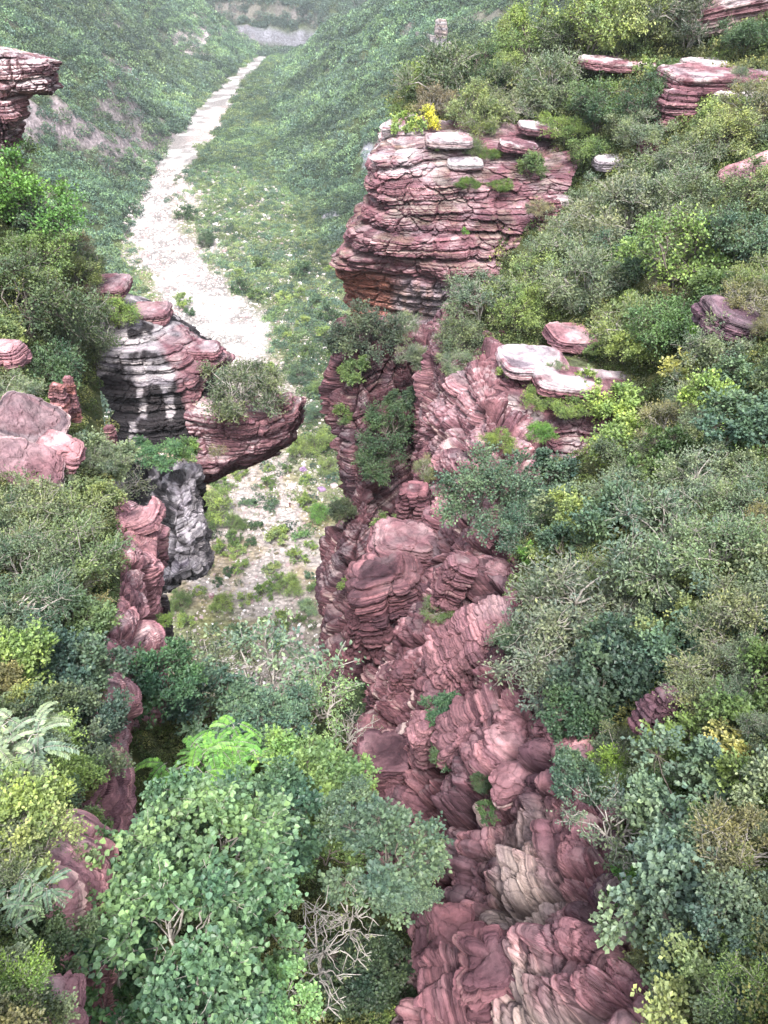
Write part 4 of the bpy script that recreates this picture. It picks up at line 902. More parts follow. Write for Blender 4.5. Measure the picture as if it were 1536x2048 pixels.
 (125, 1040, 80, 'fine', (0.13, 0.16, 0.08), 'shrub', 'light green shrub above the pink banded face'),
 (158, 1125, 98, 'fine', (0.12, 0.165, 0.085), 'tree', 'big light green fine-leaved tree left of the pink banded face'),
 (60, 1130, 95, 'fine', (0.10, 0.13, 0.08), 'shrub', 'grey-green shrub at the left edge beside the big light green tree'),
 (140, 1235, 72, 'dense', (0.075, 0.115, 0.06), 'shrub', 'mid green shrub under the big light green tree'),
 (50, 1225, 85, 'fine', BG, 'shrub', 'blue-green shrub at the left edge, above the yellow-green one'),
 (30, 1320, 78, 'tuft', (0.15, 0.21, 0.065), 'shrub', 'yellow-green shrub at the left edge below the blue-green one'),
 (150, 1350, 92, 'dense', (0.06, 0.095, 0.075), 'shrub', 'dark blue-green shrub left of the foot of the pink face'),
 (188, 1345, 42, 'dense', BG, 'shrub', 'dark shrub partly covering the pink banded face'),
 (75, 1420, 55, 'tuft', (0.17, 0.19, 0.07), 'shrub', 'olive-yellow shrub under the yellow-green one at the left'),
 (195, 1440, 62, 'dense', (0.055, 0.085, 0.07), 'shrub', 'dark shrub over the shaded hollow on the left rim'),
 (135, 1490, 58, 'tuft', (0.185, 0.25, 0.075), 'shrub', 'bright yellow-green shrub at the lower left, top of its cluster'),
 (150, 1560, 55, 'tuft', (0.17, 0.235, 0.075), 'shrub', 'bright yellow-green shrub below the brightest one, lower left'),
 (60, 1610, 85, 'tuft', (0.155, 0.20, 0.07), 'shrub', 'olive-green leafy shrub at the lower left edge'),
 (95, 1700, 65, 'tuft', (0.20, 0.225, 0.095), 'shrub', 'yellow flowering shrub at the lower left'),
 (30, 1770, 75, 'fine', (0.09, 0.11, 0.06), 'shrub', 'dark twiggy shrub at the left edge under the yellow flowering one'),
 (15, 1990, 78, 'fine', (0.13, 0.20, 0.045), 'shrub', 'fine-leaved bright green bush in the bottom left corner'),
]
for b_ in BUSHES:
    bush(*b_[:5], b_[5], b_[6], b_[5])
for (px, py, r, st, cl, lb) in ((1015, 742, 20, 'small', LG, 'tiny light bush at the left end of the white faced slab'), (1110, 738, 24, 'fine', GG, 'grey sprig bush in front of the white faced slab'), (1195, 700, 22, 'small', YG, 'little yellow-green bush against the tilted pink slab'),
        (1255, 790, 30, 'fine', GG, 'grey bush hiding the right end of the long dark red ledge'), (1330, 152, 26, 'tuft', MG, 'green bush between the thin ledge and the banded ledge'), (1470, 172, 28, 'fine', GG, 'grey bush in front of the banded upper ledge'),
        (1195, 140, 22, 'tuft', LG, 'light bush at the left end of the thin flat ledge'), (1290, 142, 20, 'small', YG, 'small yellowish bush before the thin flat ledge'), (1535, 655, 30, 'fine', OL, 'olive bush half hiding the dark layered ledge'), (870, 292, 14, 'small', MG, 'tiny plant at the left foot of the white topped slab')):
    bush(px, py, r, st, cl, 'shrub', lb, 'shrub')
# crowns rising out of the gorge and off the cliffs: (px, py, radius px, style, colour, name, label, distance)
GORGE = [
 (20, 1480, 80, 'pinnate', (0.14, 0.18, 0.13), 'tree', 'pale feather-leaved tree leaning in from the left edge', 14.5),
 (30, 1560, 60, 'pinnate', (0.13, 0.17, 0.12), 'shrub', 'feather-leaved sapling below the pale feather-leaved tree', 14.2),
 (45, 1800, 55, 'pinnate', (0.09, 0.14, 0.10), 'shrub', 'low feather-leaved plant at the left edge near the bottom', 11.5),
 (325, 1370, 85, 'dense', (0.045, 0.10, 0.06), 'tree', 'round dark green tree at the foot of the pink banded face', 30),
 (545, 1350, 150, 'sparse', (0.12, 0.17, 0.13), 'tree', 'wide thin feathery tree across the gorge mouth', 37),
 (430, 1330, 95, 'sparse', (0.11, 0.13, 0.09), 'tree', 'thin grey tree left of the wide feathery one', 38),
 (640, 1400, 90, 'sparse', (0.13, 0.20, 0.11), 'tree', 'light green tree reaching right towards the dark headland', 35),
 (440, 1420, 105, 'layer', (0.065, 0.115, 0.09), 'tree', 'dark blue-green tree with layered boughs in the gorge', 33),
 (560, 1440, 80, 'layer', (0.08, 0.135, 0.10), 'tree', 'blue-green layered tree right of its darker neighbour', 33),
 (380, 1500, 85, 'pinnate', (0.11, 0.24, 0.05), 'tree', 'bright green feather-leaved tree in the middle of the gorge', 27),
 (480, 1490, 80, 'pinnate', (0.11, 0.24, 0.05), 'tree', 'bright feather-leaved tree right beside its twin', 27.5),
 (560, 1540, 80, 'tuft', (0.12, 0.20, 0.06), 'tree', 'green tree with a few orange leaves, right of the bright feathery trees', 26),
 (640, 1580, 100, 'dense', (0.13, 0.20, 0.075), 'tree', 'light green tree on the right side of the gorge', 25),
 (540, 1620, 110, 'dense', (0.075, 0.14, 0.09), 'tree', 'mid green tree in the centre of the gorge behind the broad-leaved one', 23),
 (650, 1700, 70, 'tuft', (0.11, 0.17, 0.065), 'tree', 'thin light green tree beside the bare twigs', 22.5),
 (360, 1620, 85, 'broad', (0.070, 0.125, 0.082), 'tree', 'uppermost crown of the broad-leaved trees', 15.5),
 (450, 1690, 130, 'broad', (0.082, 0.138, 0.088), 'tree', 'large broad-leaved tree crown in the middle bottom', 14.5),
 (290, 1740, 110, 'broad', (0.105, 0.165, 0.105), 'tree', 'broad-leaved crown to the left of the large one', 14),
 (220, 1850, 90, 'broad', (0.066, 0.118, 0.078), 'tree', 'leftmost broad-leaved crown beside the dark rock', 13.5),
 (370, 1860, 140, 'broad', (0.075, 0.13, 0.085), 'tree', 'broad-leaved crown with the largest leaves, bottom centre left', 13),
 (520, 1840, 100, 'broad', (0.070, 0.125, 0.085), 'tree', 'broad-leaved crown next to the bare twigs', 15),
 (420, 1990, 130, 'broad', (0.066, 0.118, 0.08), 'tree', 'broad-leaved crown cut by the bottom edge', 12.5),
 (230, 2000, 100, 'broad', (0.06, 0.12, 0.065), 'tree', 'shaded broad-leaved crown at the bottom left', 14),
 (560, 2000, 75, 'broad', (0.075, 0.14, 0.08), 'shrub', 'small broad-leaved crown at the bottom beside the dark hollow', 14),
 (775, 1710, 105, 'dense', (0.075, 0.115, 0.085), 'tree', 'grey-green tree leaning over the red wall at the lower centre', 20),
 (830, 1770, 55, 'layer', (0.085, 0.125, 0.09), 'tree', 'right-hand bough of the grey-green leaning tree', 20),
 (710, 1620, 60, 'dense', (0.075, 0.115, 0.085), 'tree', 'upper grey-green crown by the dark wall', 22),
 (640, 1900, 95, 'bare', (0.10, 0.12, 0.07), 'shrub', 'leafless pale twiggy bush over the dark hollow', 19),
 (700, 1830, 80, 'bare', (0.10, 0.12, 0.07), 'shrub', 'leafless twigs below the grey-green leaning tree', 20),
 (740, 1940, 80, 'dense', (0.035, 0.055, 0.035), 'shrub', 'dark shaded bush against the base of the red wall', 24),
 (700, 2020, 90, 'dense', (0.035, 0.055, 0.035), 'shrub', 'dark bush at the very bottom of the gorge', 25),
 (700, 1470, 60, 'bare', (0.10, 0.11, 0.08), 'shrub', 'bare grey shrub under the dark headland', 36),
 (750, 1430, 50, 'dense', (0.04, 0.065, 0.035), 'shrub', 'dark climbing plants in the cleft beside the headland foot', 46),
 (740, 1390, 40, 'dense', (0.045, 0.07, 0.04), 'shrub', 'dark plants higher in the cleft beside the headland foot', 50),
 (125, 1745, 62, 'fine', (0.10, 0.125, 0.07), 'shrub', 'dull twiggy shrub hanging over the rock left of the broad-leaved trees', 13.2),
 (180, 1665, 48, 'tuft', (0.11, 0.16, 0.07), 'shrub', 'leafy shrub on the rim directly above the leftmost broad-leaved crown', 16),
 (105, 1890, 58, 'dense', (0.055, 0.085, 0.05), 'shrub', 'dark shrub in the hollow above the bottom left pink rock', 12),
 # on the cliffs
 (735, 676, 72, 'dense', (0.055, 0.075, 0.055), 'tree', 'dark grey-green tree on top of the dark headland', 66),
 (690, 690, 42, 'dense', (0.05, 0.07, 0.055), 'shrub', 'dark shrub at the left brink of the dark headland', 68),
 (805, 660, 45, 'fine', GG, 'shrub', 'grey shrub under the streaked overhang', 67),
 (715, 745, 36, 'tuft', MG, 'shrub', 'green shrub clinging high on the dark headland', 64),
 (690, 830, 26, 'tuft', MG, 'shrub', 'small green shrub on the left edge of the dark headland', 65),
 (775, 865, 62, 'dense', (0.05, 0.09, 0.045), 'tree', 'dark green tree in the gully of the dark headland', 62),
 (755, 930, 58, 'dense', (0.045, 0.08, 0.04), 'shrub', 'dark bush below the gully tree', 61),
 (800, 800, 34, 'dense', (0.05, 0.08, 0.045), 'shrub', 'dark bush above the gully tree', 63),
 (835, 720, 42, 'fine', (0.10, 0.12, 0.08), 'shrub', 'grey-green shrub between the headland and the thin buttress', 62),
 (905, 730, 38, 'fine', GG, 'shrub', 'grey shrub right of the thin buttress top', 52),
 (920, 680, 50, 'fine', (0.09, 0.11, 0.08), 'shrub', 'dark grey bush behind the thin buttress', 57),
 (770, 1050, 30, 'tuft', MG, 'shrub', 'green bush in the shadow left of the rounded boulders', 58),
 (850, 940, 34, 'fine', (0.14, 0.15, 0.08), 'shrub', 'olive bush at the head of the rounded boulders', 48),
 (685, 1025, 32, 'dense', (0.05, 0.065, 0.04), 'shrub', 'dark bush on the waist of the dark headland', 63),
 (700, 1165, 22, 'small', MG, 'shrub', 'small green plant on the lower dark headland', 58),
 (870, 1215, 34, 'fine', MG, 'shrub', 'olive green plant between two pink ribs', 37),
 (893, 1425, 42, 'dense', (0.05, 0.10, 0.055), 'shrub', 'dark green bush rooted in the pink ribs', 28),
 (895, 1500, 38, 'dense', (0.045, 0.075, 0.04), 'shrub', 'dark hanging plant below the bush in the ribs', 27),
 (965, 1560, 24, 'dense', (0.04, 0.06, 0.03), 'shrub', 'dark small bush under the overhanging rib', 24),
 (975, 1620, 22, 'small', (0.05, 0.09, 0.03), 'shrub', 'small dark green plant low on the rib wall', 23),
 (1005, 1505, 18, 'small', VG, 'shrub', 'small vivid tuft on the lower ribs', 25),
 (482, 780, 92, 'fine', (0.085, 0.105, 0.065), 'tree', 'dense dark olive tree sitting on the red rock shelf', 67),
 (545, 765, 34, 'sparse', (0.13, 0.16, 0.09), 'shrub', 'pale thin bush at the tip of the red rock shelf', 69),
 (330, 905, 42, 'layer', (0.06, 0.13, 0.06), 'shrub', 'lush green plants hanging under the black wall', 63),
 (285, 900, 30, 'layer', (0.055, 0.12, 0.055), 'shrub', 'green plant at the left end of the hanging plants', 65),
 (375, 900, 30, 'tuft', (0.10, 0.17, 0.05), 'shrub', 'yellowish green plant at the right end of the hanging plants', 64),
 (435, 905, 22, 'sparse', OL, 'shrub', 'small olive plant hanging on the red rock shelf', 65),
 (1080, 420, 26, 'fine', (0.17, 0.15, 0.10), 'shrub', 'pale brown shrub on the right shoulder of the headland', 79),
 (1000, 372, 26, 'grassy', (0.09, 0.14, 0.03), 'plant', 'green grassy cushion on the headland top, right one', 83),
 (935, 368, 24, 'grassy', (0.07, 0.12, 0.025), 'plant', 'dark green grassy cushion on the headland top, left one', 82.5),
 (925, 300, 34, 'fine', (0.09, 0.12, 0.06), 'shrub', 'green shrub next to the white topped slab', 88),
 (985, 310, 24, 'grassy', (0.09, 0.14, 0.03), 'plant', 'green grass strip on the second step of the headland top', 87),
 (1060, 340, 30, 'tuft', (0.09, 0.13, 0.05), 'shrub', 'green shrub at the right end of the headland steps', 85),
 (930, 465, 9, 'small', VG, 'plant', 'tiny vivid fern on the layered face of the headland', 79),
 (330, 1240, 18, 'tuft', (0.09, 0.14, 0.04), 'shrub', 'green plant in the cleft between pink face and dark flake', 36),
]
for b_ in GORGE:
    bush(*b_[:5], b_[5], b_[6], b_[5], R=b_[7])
# the rest of the thickets: bushes no one can tell apart share one label
rngF = np.random.default_rng(5)
KEEP = [(1250, 130, 78, 16), (1430, 158, 88, 32), (1352, 230, 32, 34), (1150, 672, 58, 26), (1065, 720, 70, 26), (1185, 772, 118, 24), (1480, 650, 72, 36), (1225, 325, 34, 12), (1440, 28, 66, 32), (1060, 890, 100, 50), (1310, 1425, 28, 56), (898, 279, 44, 16), (1036, 293, 36, 12), (1075, 258, 36, 12), (1462, 190, 34, 12), (1505, 345, 55, 20), (50, 850, 80, 36), (50, 935, 80, 34), (15, 712, 34, 24), (130, 805, 30, 50), (275, 1180, 45, 170), (1135, 1460, 50, 40)]
def clear(px, py, r):
    for a, b, rx, ry in KEEP:
        dx = max(abs(px - a) - rx, 0); dy = max(abs(py - b) - ry, 0)
        if dx * dx + dy * dy < (0.85 * r) ** 2: return False
    return True
def fill(nm, n, xr, yr, rr, label, group, cols, styles):
    made = []; tries = 0
    while len(made) < n and tries < n * 60:
        tries += 1; px = rngF.uniform(*xr); py = rngF.uniform(*yr); r = rngF.uniform(*rr)
        h, who = surf_hit(px, py, None)
        if h is None or who != nm: continue
        if not clear(px, py, r): continue
        if any((px - a) ** 2 + (py - b) ** 2 < (0.62 * (r + c)) ** 2 for a, b, c in made): continue
        ci_ = rngF.integers(len(cols)); o = bush(px, py, r, styles[rngF.integers(len(styles))], cols[ci_], 'shrub', label, 'shrub', group)
        if o is None: continue
        o.location.z -= 0.25 * o.scale[2]; made.append((px, py, r))
        if nm == 'right_slope':
            rim = float(np.interp(py, [60, 450, 800, 1000, 1250, 1500, 1800, 2050], [900, 1120, 1150, 1050, 1060, 1150, 1280, 1350])); t = (px - rim) / max(1, 1536 - rim)
            hz_ = 'along the gorge side' if t < 0.3 else ('mid-thicket' if t < 0.68 else 'close to the right edge')
            vt_ = ['on the skyline slope', 'level with the headland top', 'level with the headland foot', 'level with the tilted pink slab', 'level with the stepped ledges', 'level with the overhanging dark tree', 'level with the huge silvery bush', 'level with the bright lime umbrella tree', 'level with the big silvery tree', 'at the bottom'][min(9, int(np.searchsorted([180, 380, 580, 740, 920, 1110, 1380, 1640, 1880], py)))]
        else:
            hz_ = 'at the left edge' if px < 80 else 'toward the gorge'
            vt_ = ['level with the edge crag', 'level with the crag top', 'level with the black wall', 'level with the grey pillar', 'level with the pink banded face', 'level with the feather-leaved tree', 'near the bottom'][min(6, int(np.searchsorted([520, 720, 940, 1130, 1400, 1700], py)))]
        cn = CN[ci_]; sz = 'small ' if r < 55 else ('large ' if r > 76 else ''); o['label'] = f'{sz}{cn} shrub {vt_}, {hz_}'
CN = ['grey-green', 'dull green', 'leafy green', 'plain green', 'brown-olive', 'pale yellowish', 'bluish', 'greyish', 'soft green']
FC = [GG, (0.09, 0.115, 0.07), MG, (0.075, 0.10, 0.06), OL, (0.14, 0.17, 0.07), BG, GG, (0.10, 0.13, 0.085)]
fill('right_slope', 85, (860, 1560), (60, 2060), (45, 85), 'one of the close-grown shrubs filling the thicket right of the gorge', 'shrubs filling the right thicket', FC, ['fine', 'tuft', 'fine', 'dense'])
fill('left_slope', 40, (-20, 240), (320, 2060), (45, 80), 'one of the close-grown shrubs filling the thicket left of the gorge', 'shrubs filling the left thicket', FC, ['fine', 'tuft', 'dense'])
# bushes that would otherwise read alike are told apart by height in the picture
by_label = {}
for o_ in list(COL.objects):
    if o_.get('group', '').startswith('shrubs filling'): by_label.setdefault(o_['label'], []).append(o_)
for lb_, os_ in by_label.items():
    if len(os_) in (2, 3):
        os_.sort(key=lambda q: q.location.length, reverse=True)
        for o_, wd in zip(os_, ('upper', 'lower') if len(os_) == 2 else ('upper', 'middle', 'lower')): o_['label'] = wd + ' ' + lb_
# ---------------------------------------------------------------- loose slabs, ledges and boulders
def slab(px, py, hw, hh, R, name, label, cat, spec=None, depth=None, rot=(0, 0, 0), boxy=3.2, n=22, push=0.0):
    """rock piece centred at (px, py); hw, hh half width and half height in photograph pixels"""
    if R is None: R = surf_hit(px, py + hh * 0.3, ('right_slope', 'left_slope'))[0].length - hh * 40 / F
    k = R / F; c = P(px, py, R + push); sp = dict(seed=int(px + py) % 97, own_beds=True, base=RED, alt=PINK, altmix=0.7, pale_top=0.6, grime=0.35, cream=0.3)
    sp.update(spec or {})
    me = block_mesh(c, (hw * k, depth or hw * k * 0.9, hh * k), rot, sp, n=int(n * 1.5), boxy=boxy, name=name)
    o = link(name, me); o.location = c
    return tag(o, label, cat)
PALE = dict(base=WHITE * 0.6, alt=PINK * 1.1, altmix=0.8, pale_top=0.8, grime=0.35)
DK = dict(base=DARK * 1.5, alt=RED, altmix=0.6, pale_top=0.3)
slab(898, 281, 42, 9, 88, 'rock_slab', 'white-topped flat slab perched on the rim of the layered headland', 'rock', PALE)
slab(1036, 293, 34, 9, 88, 'rock_slab', 'pinkish slab with a dark underside on the headland, right of the white topped one', 'rock', dict(pale_top=1.0), rot=(0, 0.1, 0))
slab(1075, 258, 34, 9, 92, 'rock_slab', 'small flat slab poking out of bushes above the headland', 'rock', dict(pale_top=1.0), rot=(0, 0.12, 0))
slab(930, 327, 32, 7, 85.5, 'rock_slab', 'thin pale slab on the second step of the headland', 'rock', PALE)
slab(1122, 403, 19, 8, 80.5, 'rock', 'small pale rock at the right shoulder of the headland', 'rock', PALE)
slab(1095, 440, 22, 42, 80.5, 'rock_stack', 'short stack of red blocks at the right end of the headland', 'rock')
slab(808, 203, 12, 8, 110, 'rock', 'small pink rock on the ridge above the yellow bush', 'rock', PALE)
slab(778, 262, 12, 9, 90, 'rock', 'small rounded rock on the left tip of the headland top', 'rock', PALE)
slab(1150, 676, 55, 15, None, 'rock_slab', 'tilted pink slab with a dark back lying in the middle of the right slope', 'rock', dict(base=PINK * 1.3, alt=RED, altmix=0.5, pale_top=0.4), rot=(0, 0.12, 0.2))
slab(1065, 724, 66, 14, 49, 'rock_slab', 'slab with a white weathered left face above the stepped ledges', 'rock', dict(base=PINK * 1.3, alt=WHITE * 0.8, altmix=0.9, pale_top=1.0), rot=(0, 0.08, 0.1))
slab(1185, 770, 115, 15, 47.8, 'rock_ledge', 'long dark red ledge running right from the white faced slab', 'rock', dict(base=RED, alt=PINK, altmix=0.9, pale_top=0.9), rot=(0, 0.10, 0), depth=1.6, n=30)
slab(1480, 652, 75, 30, None, 'rock_ledge', 'dark grey layered ledge at the right edge', 'rock', dict(base=DARK * 1.8, alt=GREY * 0.6, altmix=0.6, pale_top=0.1), rot=(0, 0.25, 0), n=26)
slab(1250, 130, 75, 9, None, 'rock_ledge', 'long thin flat ledge near the top right with a dark underside', 'rock', dict(pale_top=1.0, base=RED * 1.3), depth=3, rot=(0, 0.06, 0), n=28)
slab(1430, 160, 85, 18, None, 'rock_ledge', 'banded pink ledge near the top right edge', 'rock', dict(base=RED * 1.1, alt=PINK, pale_top=0.55), n=30)
slab(1410, 130, 36, 9, None, 'rock_slab', 'loose slab lying on the banded upper ledge', 'rock', PALE)
slab(1462, 192, 32, 9, None, 'rock_slab', 'pale flat slab below the banded upper ledge', 'rock', PALE)
slab(1352, 225, 30, 34, None, 'rock_stack', 'stack of thin pink beds left of the open yellow-green small tree', 'rock', dict(base=RED * 1.2, pale_top=0.9))
slab(1438, 28, 66, 26, None, 'rock', 'brown-red block on the skyline at the top right', 'rock', dict(base=RED * 1.1, alt=TAN, altmix=0.8, pale_top=0.7), rot=(0, -0.15, 0))
slab(1505, 345, 50, 14, None, 'rock', 'pale pinkish rock patch at the right edge among bushes', 'rock', dict(base=PINK, alt=GREY * 0.9, altmix=0.7, pale_top=0.2), rot=(0, -0.4, 0))
slab(1225, 325, 34, 11, None, 'rock_ledge', 'small grey ledge right of the headland top', 'rock', dict(base=GREY, alt=WHITE, pale_top=1.0))
slab(1300, 292, 20, 12, None, 'rock', 'small pinkish rock among dark bushes at upper right', 'rock')
slab(1310, 1425, 26, 55, None, 'rock', 'dark red rock showing through the right thicket', 'rock', DK, rot=(0, 0.3, 0.3))
slab(1135, 1460, 55, 38, 21.6, 'rock', 'pink rim blocks below the silvery bushes', 'rock', dict(base=PINK, cream=0.8, pale_top=0.15), rot=(0.2, -0.4, 0.4), boxy=4)
slab(1195, 1655, 26, 62, 18.6, 'rock', 'upright pink rim block beside the bare twigged silvery bush', 'rock', dict(base=PINK, cream=0.8, pale_top=0.15), rot=(0, 0.5, 0.3), boxy=4)
slab(1240, 1800, 42, 34, 16.6, 'rock', 'dark grey-red block on the rim at lower right', 'rock', DK, rot=(0.3, 0.3, 0.5), boxy=4)
slab(1275, 1895, 46, 42, 15.2, 'rock', 'angular pink block on the rim below the dark grey-red one', 'rock', dict(base=PINK), rot=(0.2, 0.5, 0.7), boxy=5)
# rounded buttress blocks inside the gorge
slab(826, 1015, 30, 50, 46.5, 'boulder', 'purplish grey block standing at the head of the rounded boulders', 'rock', dict(base=RED * 0.8, grime=0.8))
slab(806, 1105, 74, 48, 44, 'boulder', 'big rounded red boulder wedged between the spur and the headland', 'rock', dict(base=RED * 1.05, pale_top=0.2), boxy=2.4, rot=(0, 0.2, 0), n=30)
slab(775, 1180, 80, 62, 42, 'boulder', 'bulging dark red boulder under the big rounded one', 'rock', dict(base=RED * 0.8, pale_top=0.1, grime=0.6), boxy=2.4, rot=(0, -0.3, 0), n=30)
slab(735, 1265, 46, 66, 43, 'boulder', 'dark lumpy rock at the left foot of the bulging boulder', 'rock', dict(base=RED * 0.65, pale_top=0.1, grime=0.8), boxy=2.4)
slab(905, 1165, 32, 66, 36.0, 'rock_rib', 'stacked rib of pink ledges with a blunt foot, below the spur', 'rock', dict(base=RED * 1.05, pale_top=0.3, cream=0.7), rot=(0, 0.35, 0), n=28)
slab(950, 1290, 46, 105, 29.6, 'rock_rib', 'long finely banded pink rib in the middle of the gorge wall', 'rock', dict(base=PINK, alt=RED, altmix=0.6, cream=1.0, pale_top=0.2), rot=(0.1, 0.8, 0.2), depth=1.3, n=34)
slab(878, 1400, 44, 36, 30.2, 'boulder', 'smooth dark red overhanging nose in the gorge wall', 'rock', dict(base=RED * 0.8, pale_top=0.1, grime=0.2, cream=0.2), boxy=2.4, n=26)
slab(955, 1465, 52, 85, 26.3, 'rock_rib', 'broad banded pink rib above the overhanging foot', 'rock', dict(base=PINK, alt=RED, altmix=0.6, cream=1.0, pale_top=0.2), rot=(0.1, 0.75, 0.2), depth=1.2, n=34)
slab(868, 1475, 46, 62, 28.5, 'boulder', 'smooth pink rounded rib left of the broad banded one', 'rock', dict(base=PINK * 1.0, pale_top=0.15, cream=0.3, grime=0.2), boxy=2.4, n=26)
slab(1055, 1565, 66, 30, 22.2, 'rock_rib', 'leaning cream-striped pink rib ending in an overhanging tip', 'rock', dict(base=PINK * 1.05, alt=RED, altmix=0.5, cream=1.0, pale_top=0.2), rot=(0, -0.6, 0), depth=0.6, n=30)
slab(768, 1530, 56, 46, 33, 'boulder', 'cross-cracked dark red block above the gorge trees', 'rock', dict(base=RED * 0.85, grime=0.5, pale_top=0.1), boxy=3, n=26)
slab(800, 1395, 26, 90, 36.5, 'rock_rib', 'narrow upright purplish rib in the shade', 'rock', dict(base=RED * 0.75, grime=0.7, pale_top=0.1), rot=(0, 0.1, 0), n=26)
slab(890, 1880, 56, 50, 19.9, 'boulder', 'dark red rounded block at the lower foot of the wall', 'rock', dict(base=RED * 0.75, grime=0.5, pale_top=0.1), boxy=3, rot=(0, 0.3, 0), n=28)
slab(925, 1990, 78, 66, 18.2, 'boulder', 'large finely striped dark red block at the bottom of the wall', 'rock', dict(base=RED * 0.8, grime=0.4, pale_top=0.1, cream=0.5), boxy=3, rot=(0.1, 1.15, 0.25), n=34)
slab(1000, 1960, 62, 92, 17.2, 'rock_rib', 'steep red-brown rib beside the large striped block', 'rock', dict(base=RED * 0.9, grime=0.5, cream=0.4, pale_top=0.05), boxy=3, rot=(0, -0.35, 0), n=30)
# left side
slab(14, 712, 32, 21, 54, 'boulder', 'pale pink boulder lying at the left edge', 'rock', dict(base=PINK * 1.25, pale_top=0.3, grime=0.1), boxy=2.6)
slab(60, 850, 62, 18, 41.5, 'rock_slab', 'grey-pink leaning slab at the left edge, upper one', 'rock', dict(base=PINK * 0.85, alt=GREY * 0.7, altmix=0.6, grime=0.5, pale_top=0.2), rot=(0.3, 0.5, 0))
slab(45, 938, 70, 20, 38.5, 'rock_slab', 'smooth pink leaning slab at the left edge, lower one', 'rock', dict(base=PINK * 0.95, alt=GREY * 0.8, altmix=0.4, grime=0.4, pale_top=0.2), rot=(0.3, 0.5, 0.3))
slab(118, 905, 38, 28, 40, 'rock', 'dark-bottomed pink block right of the leaning slabs', 'rock', dict(base=PINK, grime=0.5), rot=(0, 0.5, 0))
slab(120, 810, 15, 42, 47, 'rock_column', 'broader orange-pink upright column behind the leaning slabs', 'rock', dict(base=PINK, alt=ORANGE, altmix=0.5, cream=0.9), rot=(0, 0.1, 0))
slab(146, 800, 9, 48, 47.5, 'rock_column', 'slim orange-pink upright column behind the leaning slabs', 'rock', dict(base=PINK, alt=ORANGE, altmix=0.5, cream=0.9), rot=(0, 0.05, 0))
slab(222, 870, 10, 20, 55, 'rock', 'small pink block beside the black wall', 'rock')
slab(288, 1040, 36, 17, 38.3, 'rock', 'bright pink rounded nose on top of the banded face', 'rock', dict(base=PINK * 1.25, pale_top=0.2, grime=0.1), boxy=2.6, rot=(0, -0.3, 0))
slab(205, 574, 48, 13, 75.5, 'rock_slab', 'dark red split slab on top of the stained crag', 'rock', dict(base=RED, pale_top=0.4))
slab(300, 628, 38, 15, 74, 'rock_slab', 'pinkish rounded ledge on the crag, left of the stream bed', 'rock', dict(base=PINK, pale_top=0.3))
slab(410, 702, 30, 13, 70.3, 'rock_slab', 'red slab sticking out over the recess of the crag', 'rock', dict(base=RED * 1.2))
slab(560, 812, 30, 11, 67.6, 'rock_slab', 'crumbling tip of the projecting red shelf', 'rock', dict(base=RED * 1.2), rot=(0, -0.5, 0))
slab(334, 1240, 8, 66, 45, 'rock_flake', 'narrow dark upright flake beside the pink banded face', 'rock', dict(base=GREY * 0.5, alt=TAN * 0.6), rot=(0, 0.1, 0))
slab(322, 1300, 12, 18, 38, 'rock', 'small white rock at the foot of the pink banded face', 'rock', dict(base=WHITE, alt=WHITE, grime=0.3))
slab(110, 2010, 45, 55, 11.3, 'rock', 'pink rock with white streaks at the bottom left', 'rock', dict(base=PINK * 1.3, cream=1.0), rot=(0.2, 0.4, 0.3), boxy=4)
# valley floor boulders
def floor_at(px, py):
    d = Vector(P(px, py, 1)); h = FARB.ray_cast(Vector((0, 0, 0)), d); return h[0]
for (px, py, a, b_, c_, lab, sp) in (
        (607, 940, 7, 5, 0.5, 'purple boulder on the valley floor, upper one of two', dict(base=np.array([.30, .2, .33]), alt=np.array([.34, .22, .36]), grime=0, cream=0, pale_top=0)),
        (643, 979, 8, 5, 0.5, 'purple boulder on the valley floor beside the dark headland', dict(base=np.array([.30, .2, .33]), alt=np.array([.34, .22, .36]), grime=0, cream=0, pale_top=0)),
        (584, 975, 8, 9, 0.4, 'bright white boulder above the walking person', dict(base=WHITE * 1.3, alt=WHITE * 1.3, grime=0, cream=0)),
        (668, 972, 8, 5, 0.4, 'cream boulder at the edge of the dark headland', dict(base=CREAM, alt=WHITE, grime=0)),
        (423, 1192, 6, 5, 0.4, 'reddish boulder in the lower left of the gravel', dict(base=PINK * 1.2, grime=0)),
        (405, 1297, 6, 5, 0.5, 'dark shaded stone near the lower left of the gravel', dict(base=GREY * 0.6, grime=0.3)),
        (478, 1290, 6, 4, 0.4, 'whitish stone at the lower edge of the gravel', dict(base=WHITE, alt=WHITE, grime=0))):
    h = floor_at(px, py); k = h.length / F; sp = dict(sp, seed=px % 50, own_beds=True)
    me = block_mesh(np.array(h), (a * k, a * k * 0.9, b_ * k), (0.1, 0.2, px), sp, n=9, boxy=2.6, name='boulder'); o = link('boulder', me); o.location = h; tag(o, lab, 'boulder')

